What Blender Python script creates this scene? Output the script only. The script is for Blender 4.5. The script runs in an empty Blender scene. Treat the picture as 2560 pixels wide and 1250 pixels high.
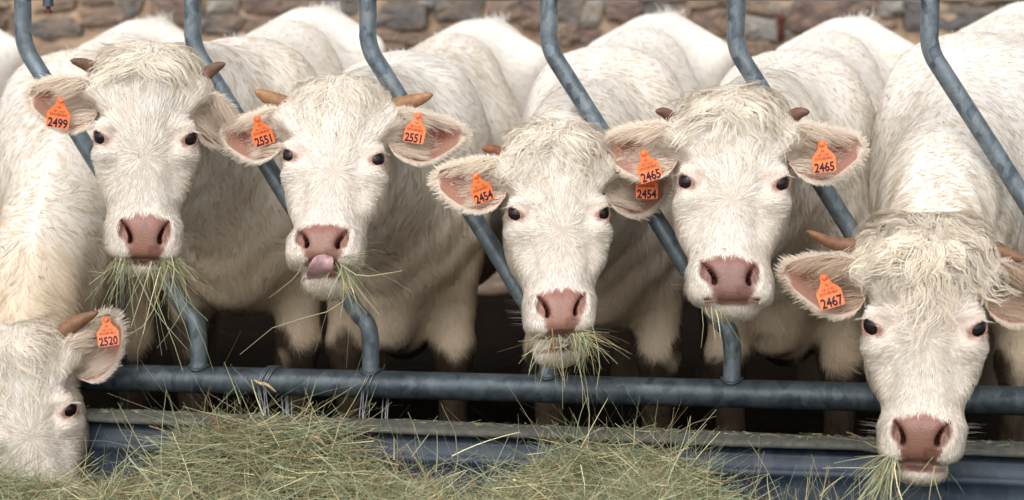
import bpy, math, time
import numpy as np
from mathutils import Matrix, Vector

T0 = time.time()
SC = bpy.context.scene
COL = SC.collection
RNG = np.random.default_rng(7)

# ------------------------------------------------------------------ camera
FPX = 5300.0                      # focal length in photograph pixels (2560 wide)
CAM = np.array([0.0, -5.3, 1.42])
PITCH = math.radians(6.83)
cd = bpy.data.cameras.new('camera')
cd.lens = FPX / 2560 * 36.0
cd.sensor_width = 36.0
cd.clip_start, cd.clip_end = 0.05, 400.0
cd.dof.use_dof = True
cd.dof.focus_distance = 5.08
cd.dof.aperture_fstop = 2.5
cam = bpy.data.objects.new('camera', cd)
COL.objects.link(cam)
cam.location = CAM
cam.rotation_euler = (math.pi / 2 - PITCH, 0, 0)
SC.camera = cam

# ------------------------------------------------------------------ sky, sun, exposure (soft overcast light)
SUN_EL, SUN_AZ = math.radians(44), math.radians(-163)   # azimuth from +Y, clockwise
w = bpy.data.worlds.new('World')
SC.world = w
w.use_nodes = True
nt = w.node_tree
nt.nodes.clear()
out = nt.nodes.new('ShaderNodeOutputWorld')
bg = nt.nodes.new('ShaderNodeBackground')
sky = nt.nodes.new('ShaderNodeTexSky')
sky.sky_type = 'NISHITA'
sky.sun_disc = False
sky.sun_elevation = SUN_EL
sky.sun_rotation = SUN_AZ
sky.air_density = 1.0
sky.dust_density = 4.0
hs = nt.nodes.new('ShaderNodeHueSaturation')
hs.inputs['Saturation'].default_value = 0.12
nt.links.new(sky.outputs[0], hs.inputs['Color'])
nt.links.new(hs.outputs[0], bg.inputs['Color'])
bg.inputs['Strength'].default_value = 0.15
nt.links.new(bg.outputs[0], out.inputs[0])
sd = bpy.data.lights.new('sun', 'SUN')
sd.energy = 1.15
sd.angle = math.radians(130)
sd.color = (1.0, 0.955, 0.885)
sun = bpy.data.objects.new('sun', sd)
COL.objects.link(sun)
sdir = Vector((math.sin(SUN_AZ) * math.cos(SUN_EL), math.cos(SUN_AZ) * math.cos(SUN_EL), math.sin(SUN_EL)))
sun.rotation_euler = sdir.to_track_quat('Z', 'Y').to_euler()
SC.view_settings.view_transform = 'Standard'
SC.view_settings.look = 'None'
SC.view_settings.gamma = 1.0
SC.view_settings.exposure = 0.50
SC.cycles.use_denoising = True
SC.cycles.max_bounces = 8
SC.cycles.diffuse_bounces = 4
SC.cycles.transparent_max_bounces = 8

# ------------------------------------------------------------------ helpers
FWD = np.array([0, math.cos(PITCH), -math.sin(PITCH)])
UPV = np.array([0, math.sin(PITCH), math.cos(PITCH)])


def ray(px, py):
    return FWD + np.array([1.0, 0, 0]) * ((px - 1280) / FPX) + UPV * ((625 - py) / FPX)


def at(px, py, depth):
    """world point seen at a place of the photograph, a given distance ahead of the camera"""
    r = ray(px, py)
    return CAM + r * (depth / r[1])


FA = math.radians(11.0)           # the feed fence stands turned by this angle
FT = np.array([math.cos(FA), -math.sin(FA), 0])
FN = np.array([math.sin(FA), math.cos(FA), 0])
UZ = np.array([0, 0, 1.0])


def fp(s, w, z):
    """fence coordinates: s along, w in front of it (towards the viewer), z up"""
    return FT * s - FN * w + UZ * z


def fence_at(px, py, w=0.0):
    r = ray(px, py)
    t = (-w - CAM.dot(FN)) / r.dot(FN)
    p = CAM + r * t
    return np.array([p.dot(FT), w, p[2]])     # (s, w, z)


def unit(v):
    return v / np.maximum(np.linalg.norm(v, axis=-1, keepdims=True), 1e-9)


def smooth(a, b, x):
    t = np.clip((x - a) / (b - a), 0, 1)
    return t * t * (3 - 2 * t)


def vnoise(P, freq, seed=0):
    """3-D value noise, 0..1"""
    q = np.asarray(P) * freq + seed * 17.31 + 100.0
    i = np.floor(q).astype(np.int64)
    f = q - i
    f = f * f * (3 - 2 * f)

    def h(dx, dy, dz):
        n = (i[..., 0] + dx) * 374761393 + (i[..., 1] + dy) * 668265263 + (i[..., 2] + dz) * 2147483647 + seed * 144665
        n = (n ^ (n >> 13)) * 1274126177
        n = n ^ (n >> 16)
        return (n & 0xffff) / 65535.0
    r = 0
    for dx in (0, 1):
        for dy in (0, 1):
            for dz in (0, 1):
                wgt = (f[..., 0] if dx else 1 - f[..., 0]) * (f[..., 1] if dy else 1 - f[..., 1]) * (f[..., 2] if dz else 1 - f[..., 2])
                r = r + wgt * h(dx, dy, dz)
    return r


def mesh_from(name, V, F, mat, parent=None, col=None, smooth_shade=True, normals=None, org=(0, 0, 0)):
    """V (n,3) world points; F (m,4) quads with -1 as fourth index for triangles"""
    V = np.asarray(V, dtype=np.float32) - np.asarray(org, dtype=np.float32)
    me = bpy.data.meshes.new(name)
    F = np.asarray(F, dtype=np.int64)
    if F.ndim == 2 and F.shape[1] == 3:
        F = np.concatenate([F, -np.ones((len(F), 1), np.int64)], 1)
    ntri = F[:, 3] < 0
    tot = np.where(ntri, 3, 4).astype(np.int32)
    start = np.concatenate([[0], np.cumsum(tot)[:-1]]).astype(np.int32)
    flat = F.reshape(-1)
    flat = flat[flat >= 0].astype(np.int32)
    me.vertices.add(len(V))
    me.vertices.foreach_set('co', V.ravel())
    me.loops.add(len(flat))
    me.loops.foreach_set('vertex_index', flat)
    me.polygons.add(len(F))
    me.polygons.foreach_set('loop_start', start)
    if smooth_shade:
        me.polygons.foreach_set('use_smooth', np.ones(len(F), dtype=bool))
    else:
        me.polygons.foreach_set('use_smooth', np.zeros(len(F), dtype=bool))
    me.update(calc_edges=True)
    if col is not None:
        a = me.attributes.new('Col', 'FLOAT_COLOR', 'POINT')
        c4 = np.ones((len(V), 4), np.float32)
        c4[:, :3] = col
        a.data.foreach_set('color', c4.ravel())
    if normals is not None:
        me.normals_split_custom_set_from_vertices(np.asarray(normals, np.float32).tolist())
    me.materials.append(mat)
    o = bpy.data.objects.new(name, me)
    COL.objects.link(o)
    if parent is not None:
        o.parent = parent
    else:
        o.location = org
    return o


def tag(o, label=None, cat=None, group=None, kind=None):
    if label: o['label'] = label
    if cat: o['category'] = cat
    if group: o['group'] = group
    if kind: o['kind'] = kind
    return o


def empty(name, loc):
    o = bpy.data.objects.new(name, None)
    COL.objects.link(o)
    o.location = loc
    return o


def grid_faces(nu, nv, closed_v=False):
    i, j = np.meshgrid(np.arange(nu - 1), np.arange(nv if closed_v else nv - 1), indexing='ij')
    i, j = i.ravel(), j.ravel()
    j2 = (j + 1) % nv
    return np.stack([i * nv + j, i * nv + j2, (i + 1) * nv + j2, (i + 1) * nv + j], 1)


def tube(P, R, n=12, caps=True, flat=None):
    """swept tube along points P with radii R; returns V, F"""
    P = np.asarray(P, float)
    R = np.broadcast_to(np.asarray(R, float), (len(P),))
    T = unit(np.gradient(P, axis=0))
    ref = np.array([0.31, 0.17, 0.93]) if flat is None else np.asarray(flat, float)
    A = unit(np.cross(T, ref))
    B = np.cross(T, A)
    th = np.linspace(0, 2 * np.pi, n, endpoint=False)
    V = P[:, None] + R[:, None, None] * (A[:, None] * np.cos(th)[None, :, None] + B[:, None] * np.sin(th)[None, :, None])
    V = V.reshape(-1, 3)
    F = grid_faces(len(P), n, True)
    if caps:
        a, b = len(V), len(V) + 1
        V = np.concatenate([V, P[:1], P[-1:]])
        k = np.arange(n)
        m = (len(P) - 1) * n
        F = np.concatenate([F, np.stack([k * 0 + a, (k + 1) % n, k, k * 0 - 1], 1),
                            np.stack([k * 0 + b, m + k, m + (k + 1) % n, k * 0 - 1], 1)])
    return V, F


def merge(parts):
    Vs, Fs, off = [], [], 0
    for V, F in parts:
        F = np.asarray(F)
        if F.shape[1] == 3:
            F = np.concatenate([F, -np.ones((len(F), 1), np.int64)], 1)
        Vs.append(V)
        Fs.append(np.where(F >= 0, F + off, -1))
        off += len(V)
    return np.concatenate(Vs), np.concatenate(Fs)


def spline(P, n):
    """Catmull-Rom through points"""
    P = np.asarray(P, float)
    Q = np.concatenate([[2 * P[0] - P[1]], P, [2 * P[-1] - P[-2]]])
    t = np.linspace(0, len(P) - 1 - 1e-6, n)
    i = t.astype(int)
    f = (t - i)[:, None]
    a, b, c, d = Q[i], Q[i + 1], Q[i + 2], Q[i + 3]
    return 0.5 * (2 * b + (c - a) * f + (2 * a - 5 * b + 4 * c - d) * f ** 2 + (3 * b - a - 3 * c + d) * f ** 3)


# ------------------------------------------------------------------ materials
def mat(name, rough=0.7, base=(0.5, 0.5, 0.5), spec=0.3, metal=0.0):
    m = bpy.data.materials.new(name)
    m.use_nodes = True
    b = m.node_tree.nodes['Principled BSDF']
    b.inputs['Base Color'].default_value = (*base, 1)
    b.inputs['Roughness'].default_value = rough
    b.inputs['Specular IOR Level'].default_value = spec
    b.inputs['Metallic'].default_value = metal
    return m, m.node_tree, b


def N(nt, typ, **kw):
    n = nt.nodes.new(typ)
    for k, v in kw.items():
        if k in n.inputs.keys() if hasattr(n.inputs, 'keys') else False:
            n.inputs[k].default_value = v
        else:
            setattr(n, k, v)
    return n


def ramp(nt, fac, stops):
    r = nt.nodes.new('ShaderNodeValToRGB')
    e = r.color_ramp.elements
    while len(e) < len(stops):
        e.new(0.5)
    for el, (p, c) in zip(e, stops):
        el.position = p
        el.color = (*c, 1) if len(c) == 3 else c
    nt.links.new(fac, r.inputs[0])
    return r.outputs[0]


def noise(nt, scale, detail=4, rough=0.6, vec=None, dist=0.0):
    n = nt.nodes.new('ShaderNodeTexNoise')
    n.inputs['Scale'].default_value = scale
    n.inputs['Detail'].default_value = detail
    n.inputs['Roughness'].default_value = rough
    n.inputs['Distortion'].default_value = dist
    if vec is not None:
        nt.links.new(vec, n.inputs['Vector'])
    return n.outputs['Fac']


def objcoord(nt):
    return nt.nodes.new('ShaderNodeTexCoord').outputs['Object']


def bump(nt, b, h, strength=0.3, dist=0.01):
    n = nt.nodes.new('ShaderNodeBump')
    n.inputs['Strength'].default_value = strength
    n.inputs['Distance'].default_value = dist
    nt.links.new(h, n.inputs['Height'])
    nt.links.new(n.outputs[0], b.inputs['Normal'])


def attr(nt):
    a = nt.nodes.new('ShaderNodeAttribute')
    a.attribute_name = 'Col'
    return a.outputs['Color']


M = {}
# hair: strand colour from the mesh, some light passes through
m = bpy.data.materials.new('hair'); m.use_nodes = True
nt = m.node_tree; nt.nodes.clear()
o_ = nt.nodes.new('ShaderNodeOutputMaterial')
d_ = nt.nodes.new('ShaderNodeBsdfPrincipled'); d_.inputs['Roughness'].default_value = 0.62
d_.inputs['Specular IOR Level'].default_value = 0.22
t_ = nt.nodes.new('ShaderNodeBsdfTranslucent'); x_ = nt.nodes.new('ShaderNodeMixShader')
x_.inputs[0].default_value = 0.14
c = attr(nt)
nt.links.new(c, d_.inputs['Base Color']); nt.links.new(c, t_.inputs['Color'])
nt.links.new(d_.outputs[0], x_.inputs[1]); nt.links.new(t_.outputs[0], x_.inputs[2]); nt.links.new(x_.outputs[0], o_.inputs[0])
M['hair'] = m
# skin of the animals (mostly under hair)
m, nt, b = mat('hide', 0.75, spec=0.25)
nt.links.new(attr(nt), b.inputs['Base Color'])
bump(nt, b, noise(nt, 220, 3, vec=objcoord(nt)), 0.25, 0.004)
M['hide'] = m
# moist nose skin
m, nt, b = mat('nose_skin', 0.36, spec=0.45)
nt.links.new(attr(nt), b.inputs['Base Color'])
v = nt.nodes.new('ShaderNodeTexVoronoi'); v.inputs['Scale'].default_value = 260
nt.links.new(objcoord(nt), v.inputs['Vector'])
bump(nt, b, v.outputs['Distance'], 0.35, 0.002)
M['nose'] = m
m, nt, b = mat('eye', 0.08, (0.006, 0.004, 0.004), 0.28); M['eye'] = m
m, nt, b = mat('horn', 0.45, spec=0.35)
oc = objcoord(nt)
mix = nt.nodes.new('ShaderNodeMix'); mix.data_type = 'RGBA'; mix.blend_type = 'MULTIPLY'; mix.inputs[0].default_value = 0.7
nt.links.new(attr(nt), mix.inputs[6])
nt.links.new(ramp(nt, noise(nt, 70, 5, vec=oc), [(0.3, (0.45, 0.4, 0.36)), (0.65, (1, 1, 1))]), mix.inputs[7])
nt.links.new(mix.outputs[2], b.inputs['Base Color'])
bump(nt, b, noise(nt, 140, 3, vec=oc), 0.3, 0.003)
M['horn'] = m
m, nt, b = mat('tag_plastic', 0.45, (0.86, 0.17, 0.035), 0.4)
nt.links.new(ramp(nt, noise(nt, 75, 6, 0.75, objcoord(nt)), [(0.28, (0.42, 0.10, 0.03)), (0.40, (0.72, 0.14, 0.03)), (0.62, (0.82, 0.18, 0.04)), (0.8, (0.78, 0.27, 0.10))]), b.inputs['Base Color'])
M['tag'] = m
m, nt, b = mat('tag_ink', 0.6, (0.012, 0.013, 0.03), 0.2); M['ink'] = m
m, nt, b = mat('tag_faint_ink', 0.6, (0.22, 0.06, 0.03), 0.2); M['ink2'] = m
m, nt, b = mat('tongue', 0.35, spec=0.45)
oc = objcoord(nt)
nt.links.new(ramp(nt, noise(nt, 55, 4, vec=oc), [(0.3, (0.22, 0.115, 0.13)), (0.7, (0.40, 0.255, 0.265))]), b.inputs['Base Color'])
bump(nt, b, noise(nt, 300, 2, vec=oc), 0.3, 0.002)
M['tongue'] = m


def galvanised(name, dark, light, rough, flow=30, dirt=(0.10, 0.09, 0.07), metal=0.4, spec=0.4):
    m, nt, b = mat(name, rough, spec=spec, metal=metal)
    oc = objcoord(nt)
    v = nt.nodes.new('ShaderNodeTexVoronoi'); v.inputs['Scale'].default_value = flow
    mp = nt.nodes.new('ShaderNodeMapping'); mp.inputs['Scale'].default_value = (1, 1, 0.55)
    nt.links.new(oc, mp.inputs[0]); nt.links.new(mp.outputs[0], v.inputs['Vector'])
    dz = noise(nt, 24, 6, 0.7, oc, 0.6)
    sep = nt.nodes.new('ShaderNodeSeparateColor'); nt.links.new(v.outputs['Color'], sep.inputs[0])
    add = nt.nodes.new('ShaderNodeMath'); add.operation = 'MULTIPLY_ADD'
    nt.links.new(sep.outputs[0], add.inputs[0]); add.inputs[1].default_value = 0.35
    nt.links.new(dz, add.inputs[2])
    col = ramp(nt, add.outputs[0], [(0.40, dark), (0.62, tuple(0.5 * (a + b_) for a, b_ in zip(dark, light))), (0.9, light)])
    mx = nt.nodes.new('ShaderNodeMix'); mx.data_type = 'RGBA'
    nt.links.new(ramp(nt, noise(nt, 90, 5, 0.75, oc), [(0.60, (0, 0, 0)), (0.72, (0.8, 0.8, 0.8))]), mx.inputs[0])
    nt.links.new(col, mx.inputs[6]); mx.inputs[7].default_value = (*dirt, 1)
    nt.links.new(mx.outputs[2], b.inputs['Base Color'])
    bump(nt, b, dz, 0.15, 0.004)
    return m


M['galv'] = galvanised('galvanised_steel', (0.056, 0.075, 0.093), (0.18, 0.217, 0.243), 0.42, 62)
M['galv_dark'] = galvanised('galvanised_steel_dark', (0.022, 0.032, 0.041), (0.078, 0.098, 0.112), 0.45, 44, (0.05, 0.045, 0.035))  # darker steel with dirt specks, for bottom rail and fittings
M['trough'] = galvanised('trough_steel', (0.010, 0.018, 0.034), (0.032, 0.046, 0.064), 0.45, 12, (0.05, 0.048, 0.04), 0.1, 0.3)
m, nt, b = mat('trough_rim_dusty', 0.85, spec=0.2)
oc = objcoord(nt)
nt.links.new(ramp(nt, noise(nt, 45, 8, 0.75, oc), [(0.3, (0.05, 0.052, 0.045)), (0.5, (0.085, 0.085, 0.073)), (0.7, (0.12, 0.117, 0.10))]), b.inputs['Base Color'])
M['rim'] = m
m, nt, b = mat('wire', 0.4, (0.22, 0.24, 0.26), 0.5, 0.8); M['wire'] = m
m, nt, b = mat('rusty_iron', 0.85, spec=0.2)
nt.links.new(ramp(nt, noise(nt, 60, 5, vec=objcoord(nt)), [(0.3, (0.06, 0.022, 0.016)), (0.7, (0.15, 0.042, 0.03))]), b.inputs['Base Color'])
M['rust'] = m
m, nt, b = mat('mud', 1.0, spec=0.04)
oc = objcoord(nt)
nt.links.new(ramp(nt, noise(nt, 9, 8, 0.7, oc), [(0.3, (0.006, 0.004, 0.003)), (0.6, (0.011, 0.008, 0.006)), (0.8, (0.022, 0.016, 0.011))]), b.inputs['Base Color'])
bump(nt, b, noise(nt, 14, 6, 0.7, oc), 0.8, 0.05)
M['mud'] = m
m, nt, b = mat('concrete_yard', 0.9, spec=0.2)
oc = objcoord(nt)
nt.links.new(ramp(nt, noise(nt, 6, 8, 0.7, oc), [(0.3, (0.22, 0.21, 0.19)), (0.7, (0.36, 0.34, 0.31))]), b.inputs['Base Color'])
M['yard'] = m
m, nt, b = mat('hay', 0.75, spec=0.2)
nt.links.new(attr(nt), b.inputs['Base Color'])
M['hay'] = m
m, nt, b = mat('mortar', 0.95, spec=0.1)
oc = objcoord(nt)
nt.links.new(ramp(nt, noise(nt, 12, 8, 0.7, oc), [(0.28, (0.20, 0.14, 0.095)), (0.5, (0.40, 0.285, 0.20)), (0.72, (0.52, 0.39, 0.285))]), b.inputs['Base Color'])
bump(nt, b, noise(nt, 40, 6, 0.7, oc), 0.6, 0.02)
M['mortar'] = m


def stone_mat(name, a, b_, c_):
    m, nt, b = mat(name, 0.9, spec=0.2)
    oc = objcoord(nt)
    n1 = noise(nt, 14, 8, 0.72, oc, 0.4)
    mx = nt.nodes.new('ShaderNodeMix'); mx.data_type = 'RGBA'
    geo = nt.nodes.new('ShaderNodeNewGeometry')
    n2 = noise(nt, 5, 5, 0.7, geo.outputs['Position'])
    nt.links.new(ramp(nt, n2, [(0.45, (0, 0, 0)), (0.68, (0.75, 0.75, 0.75))]), mx.inputs[0])
    nt.links.new(ramp(nt, n1, [(0.3, a), (0.5, b_), (0.72, c_)]), mx.inputs[6]); mx.inputs[7].default_value = (0.26, 0.185, 0.125, 1)
    nt.links.new(mx.outputs[2], b.inputs['Base Color'])
    bump(nt, b, noise(nt, 28, 6, 0.7, oc), 0.7, 0.02)
    return m


M['st0'] = stone_mat('stone_slate', (0.06, 0.06, 0.062), (0.125, 0.118, 0.115), (0.21, 0.19, 0.17))
M['st1'] = stone_mat('stone_brown', (0.10, 0.07, 0.05), (0.20, 0.15, 0.12), (0.34, 0.25, 0.18))
M['st2'] = stone_mat('stone_red', (0.08, 0.056, 0.05), (0.155, 0.11, 0.095), (0.25, 0.18, 0.145))
M['st3'] = stone_mat('stone_grey', (0.16, 0.16, 0.15), (0.26, 0.26, 0.24), (0.36, 0.35, 0.32))


# ------------------------------------------------------------------ implicit surfaces
def smin(a, b, k):
    h = np.clip(0.5 + 0.5 * (b - a) / k, 0, 1)
    return b * (1 - h) + a * h - k * h * (1 - h)


def smax(a, b, k):
    return -smin(-a, -b, k)


def ell(P, c, r):
    q = [(P[i] - c[i]) / r[i] for i in range(3)]
    k0 = np.sqrt(q[0] ** 2 + q[1] ** 2 + q[2] ** 2)
    k1 = np.sqrt((q[0] / r[0]) ** 2 + (q[1] / r[1]) ** 2 + (q[2] / r[2]) ** 2)
    return k0 * (k0 - 1) / np.maximum(k1, 1e-6)


def cone(P, a, b, ra, rb, sx=1.0):
    """capsule from a to b with changing radius; sx widens it sideways"""
    d = [b[i] - a[i] for i in range(3)]
    L = sum(v * v for v in d)
    t = np.clip(sum((P[i] - a[i]) * d[i] for i in range(3)) / L, 0, 1)
    q = ((P[0] - a[0] - t * d[0]) / sx) ** 2 + (P[1] - a[1] - t * d[1]) ** 2 + (P[2] - a[2] - t * d[2]) ** 2
    return np.sqrt(q) - (ra + (rb - ra) * t)


def surface_nets(F, org, h):
    """F on a grid, negative inside -> V, quads"""
    S = F < 0
    nx, ny, nz = F.shape
    c = S[:-1, :-1, :-1].astype(np.int8)
    cnt = np.zeros_like(c)
    for dx in (0, 1):
        for dy in (0, 1):
            for dz in (0, 1):
                cnt += S[dx:nx - 1 + dx, dy:ny - 1 + dy, dz:nz - 1 + dz]
    act = (cnt > 0) & (cnt < 8)
    ix, iy, iz = np.nonzero(act)
    idx = -np.ones(act.shape, np.int64)
    idx[ix, iy, iz] = np.arange(len(ix))
    acc = np.zeros((len(ix), 3))
    num = np.zeros(len(ix))
    corners = [(0, 0, 0), (1, 0, 0), (0, 1, 0), (1, 1, 0), (0, 0, 1), (1, 0, 1), (0, 1, 1), (1, 1, 1)]
    val = [F[ix + a, iy + b, iz + c_] for a, b, c_ in corners]
    for i in range(8):
        for ax in range(3):
            j = i | (1 << ax)
            if j == i:
                continue
            a, b = val[i], val[j]
            cr = (a < 0) != (b < 0)
            t = np.where(cr, a / np.where(cr, a - b, 1), 0)
            p = np.array(corners[i], float)[None] + 0 * t[:, None]
            p[:, ax] += t
            acc += p * cr[:, None]
            num += cr
    V = np.stack([ix, iy, iz], 1) + acc / num[:, None]
    V = V * h + np.asarray(org)
    quads = []
    for ax in range(3):
        sl0 = [slice(None)] * 3; sl1 = [slice(None)] * 3
        sl0[ax] = slice(0, -1); sl1[ax] = slice(1, None)
        A, B = S[tuple(sl0)], S[tuple(sl1)]
        e = np.argwhere(A != B)
        o1, o2 = (ax + 1) % 3, (ax + 2) % 3
        ok = (e[:, o1] > 0) & (e[:, o2] > 0) & (e[:, o1] < F.shape[o1] - 1) & (e[:, o2] < F.shape[o2] - 1)
        e = e[ok]
        flip = B[e[:, 0], e[:, 1], e[:, 2]]

        def cell(d1, d2):
            q = e.copy()
            q[:, o1] -= d1
            q[:, o2] -= d2
            return idx[q[:, 0], q[:, 1], q[:, 2]]
        q = np.stack([cell(1, 1), cell(0, 1), cell(0, 0), cell(1, 0)], 1)
        q[flip] = q[flip][:, ::-1]
        quads.append(q)
    Q = np.concatenate(quads)
    return V, Q[(Q >= 0).all(1)]


def vnormals(V, F):
    nv = np.zeros_like(V)
    fn = np.cross(V[F[:, 2]] - V[F[:, 0]], V[F[:, 3]] - V[F[:, 1]])
    for k in range(4):
        np.add.at(nv, F[:, k], fn)
    return unit(nv)


def relax(V, F, it=1, lam=0.5):
    for _ in range(it):
        acc = np.zeros_like(V); n = np.zeros(len(V))
        for a, b in ((0, 1), (1, 2), (2, 3), (3, 0)):
            np.add.at(acc, F[:, a], V[F[:, b]]); np.add.at(n, F[:, a], 1)
            np.add.at(acc, F[:, b], V[F[:, a]]); np.add.at(n, F[:, b], 1)
        V = V + lam * (acc / np.maximum(n, 1)[:, None] - V)
    return V


def sample_surface(V, F, NV, n, rng, weight=None):
    tri = np.concatenate([F[:, [0, 1, 2]], F[:, [0, 2, 3]]])
    a = np.linalg.norm(np.cross(V[tri[:, 1]] - V[tri[:, 0]], V[tri[:, 2]] - V[tri[:, 0]]), axis=1)
    if weight is not None:
        a = a * weight[tri].mean(1)
    cs = np.cumsum(a)
    k = np.searchsorted(cs, rng.random(n) * cs[-1])
    k = np.minimum(k, len(tri) - 1)
    u = np.sqrt(rng.random(n)); v = rng.random(n)
    b = np.stack([1 - u, u * (1 - v), u * v], 1)
    P = (V[tri[k]] * b[:, :, None]).sum(1)
    Nn = unit((NV[tri[k]] * b[:, :, None]).sum(1))
    return P, Nn


def ribbons(P, side, width, taper=0.85):
    """P (n,k,3) centre lines, side (n,3) or (n,k,3), width (n,) -> V, F"""
    n, k, _ = P.shape
    if side.ndim == 2:
        side = np.repeat(side[:, None], k, 1)
    t = np.linspace(0, 1, k)
    wd = width[:, None] * (1 - taper * t[None] ** 1.6) * 0.5
    V = np.stack([P - side * wd[..., None], P + side * wd[..., None]], 2)      # n,k,2,3
    base = (np.arange(n) * k * 2)[:, None] + (np.arange(k - 1) * 2)[None]
    F = np.stack([base, base + 1, base + 3, base + 2], -1).reshape(-1, 4)
    return V.reshape(-1, 3), F


class Fur:
    """collects strands into one mesh"""
    def __init__(self):
        self.V, self.F, self.C, self.Nn, self.off = [], [], [], [], 0

    def add(self, P, nrm, side, width, color, taper=0.85):
        V, F = ribbons(P, side, width, taper)
        k = P.shape[1] * 2
        self.V.append(V); self.F.append(F + self.off); self.off += len(V)
        self.C.append(np.repeat(color, k, 0)); self.Nn.append(np.repeat(nrm, k, 0))

    def strands(self, R, Nr, D, L, Wd, color, rng, lift=0.35, k=4, wave=0.0, wfreq=1.5, droop=0.6, roll=0.5, clump=0.0, cell=0.008, ctint=0.0):
        D = unit(D - Nr * (D * Nr).sum(1, keepdims=True))
        S = np.cross(D, Nr)
        t = np.linspace(0, 1, k)
        lf = lift * (0.6 + 0.8 * rng.random(len(R)))
        P = R[:, None] + L[:, None, None] * (D[:, None] * t[None, :, None] + Nr[:, None] * (lf[:, None] * (t - droop * t ** 2)[None])[..., None])
        if np.ndim(wave) > 0 or wave > 0:
            ph = rng.random(len(R)) * 6.28
            wv = np.broadcast_to(wave, (len(R),))
            s = wv[:, None] * (np.sin(ph[:, None] + t[None] * 6.28 * wfreq) - np.sin(ph)[:, None])
            P = P + S[:, None] * s[..., None]
        if clump > 0:
            q = np.floor((R + (rng.random(R.shape) - 0.5) * cell * 0.9) / cell).astype(np.int64)
            key = q[:, 0] * 73856093 + q[:, 1] * 19349663 + q[:, 2] * 83492791
            _, first, inv = np.unique(key, return_index=True, return_inverse=True)
            g = first[inv]
            color = np.clip(color * (1 + (rng.random(len(first))[inv] - 0.6)[:, None] * ctint), 0.01, 0.92)
            m_ = (t ** 1.2 * clump)[None, :, None]
            P = P * (1 - m_) + (P[g] + (R - R[g])[:, None] * 0.25) * m_
        r = (rng.random(len(R)) - 0.5) * 2 * roll
        sd_ = S * np.cos(r)[:, None] + Nr * np.sin(r)[:, None]
        nn = unit(Nr + S * ((rng.random(len(R)) - 0.5) * 0.9)[:, None] + D * ((rng.random(len(R)) - 0.3) * 0.35)[:, None])
        self.add(P, nn, sd_, Wd, color)

    def build(self, name, parent, org, m=None, normals=True):
        if not self.V:
            return None
        o = mesh_from(name, np.concatenate(self.V), np.concatenate(self.F), m or M['hair'], parent,
                      np.clip(np.concatenate(self.C), 0, 1), True, np.concatenate(self.Nn) if normals else None, org)
        o['kind'] = 'stuff'
        return o


# ------------------------------------------------------------------ setting: ground, yard, wall
def sheet(name, pts, mt, kind='structure'):
    o = mesh_from(name, np.array(pts, float), np.array([[0, 1, 2, 3]]), mt, smooth_shade=False)
    return tag(o, kind=kind)


sheet('ground', [(-80, -80, -0.004), (80, -80, -0.004), (80, 80, -0.004), (-80, 80, -0.004)], M['yard'])
gx = np.linspace(-6, 6, 90); gy = np.linspace(-0.25, 4.6, 60)
GX, GY = np.meshgrid(gx, gy, indexing='ij')
GV = np.stack([GX, GY - GX * math.tan(FA), 0 * GX], -1).reshape(-1, 3)
GV[:, 2] = 0.004 + 0.05 * vnoise(GV, 3.5, 3) + 0.025 * vnoise(GV, 11, 4)
tag(mesh_from('mud', GV, grid_faces(90, 60), M['mud']), kind='structure')

# rubble wall behind the herd
WD = 9.7
WA = math.radians(4)
wall = empty('stone_wall', (0, WD - 5.3, 0))
tag(wall, 'rough rubble stone wall with tan mortar behind the herd', 'wall')
wt = np.array([math.cos(WA), -math.sin(WA), 0]); wn = np.array([-math.sin(WA), -math.cos(WA), 0])


def wall_pt(u, z, d):
    return wt * u + wn * d + UZ * z       # local to the wall's origin


nu, nz = 260, 70
U, Z = np.meshgrid(np.linspace(-5, 5, nu), np.linspace(0, 2.5, nz), indexing='ij')
pts = (U[..., None] * wt + Z[..., None] * UZ).reshape(-1, 3)
pts = pts + wn * (0.03 * (vnoise(pts, 6, 9) - 0.5) + 0.045 * (vnoise(pts, 15, 10) - 0.42))[:, None]
Vf = pts
Vb = np.stack([wt * -5 - wn * 0.45, wt * 5 - wn * 0.45, wt * 5 - wn * 0.45 + UZ * 2.5, wt * -5 - wn * 0.45 + UZ * 2.5])
Fm = grid_faces(nu, nz)
n0 = len(Vf)
edge_idx = [0, (nu - 1) * nz, (nu - 1) * nz + nz - 1, nz - 1]
Fb = np.array([[n0, n0 + 3, n0 + 2, n0 + 1], [edge_idx[3], edge_idx[2], n0 + 2, n0 + 3], [edge_idx[0], edge_idx[3], n0 + 3, n0], [edge_idx[2], edge_idx[1], n0 + 1, n0 + 2]])
mesh_from('mortar', np.concatenate([Vf, Vb]), np.concatenate([Fm, Fb]), M['mortar'], wall)


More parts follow.
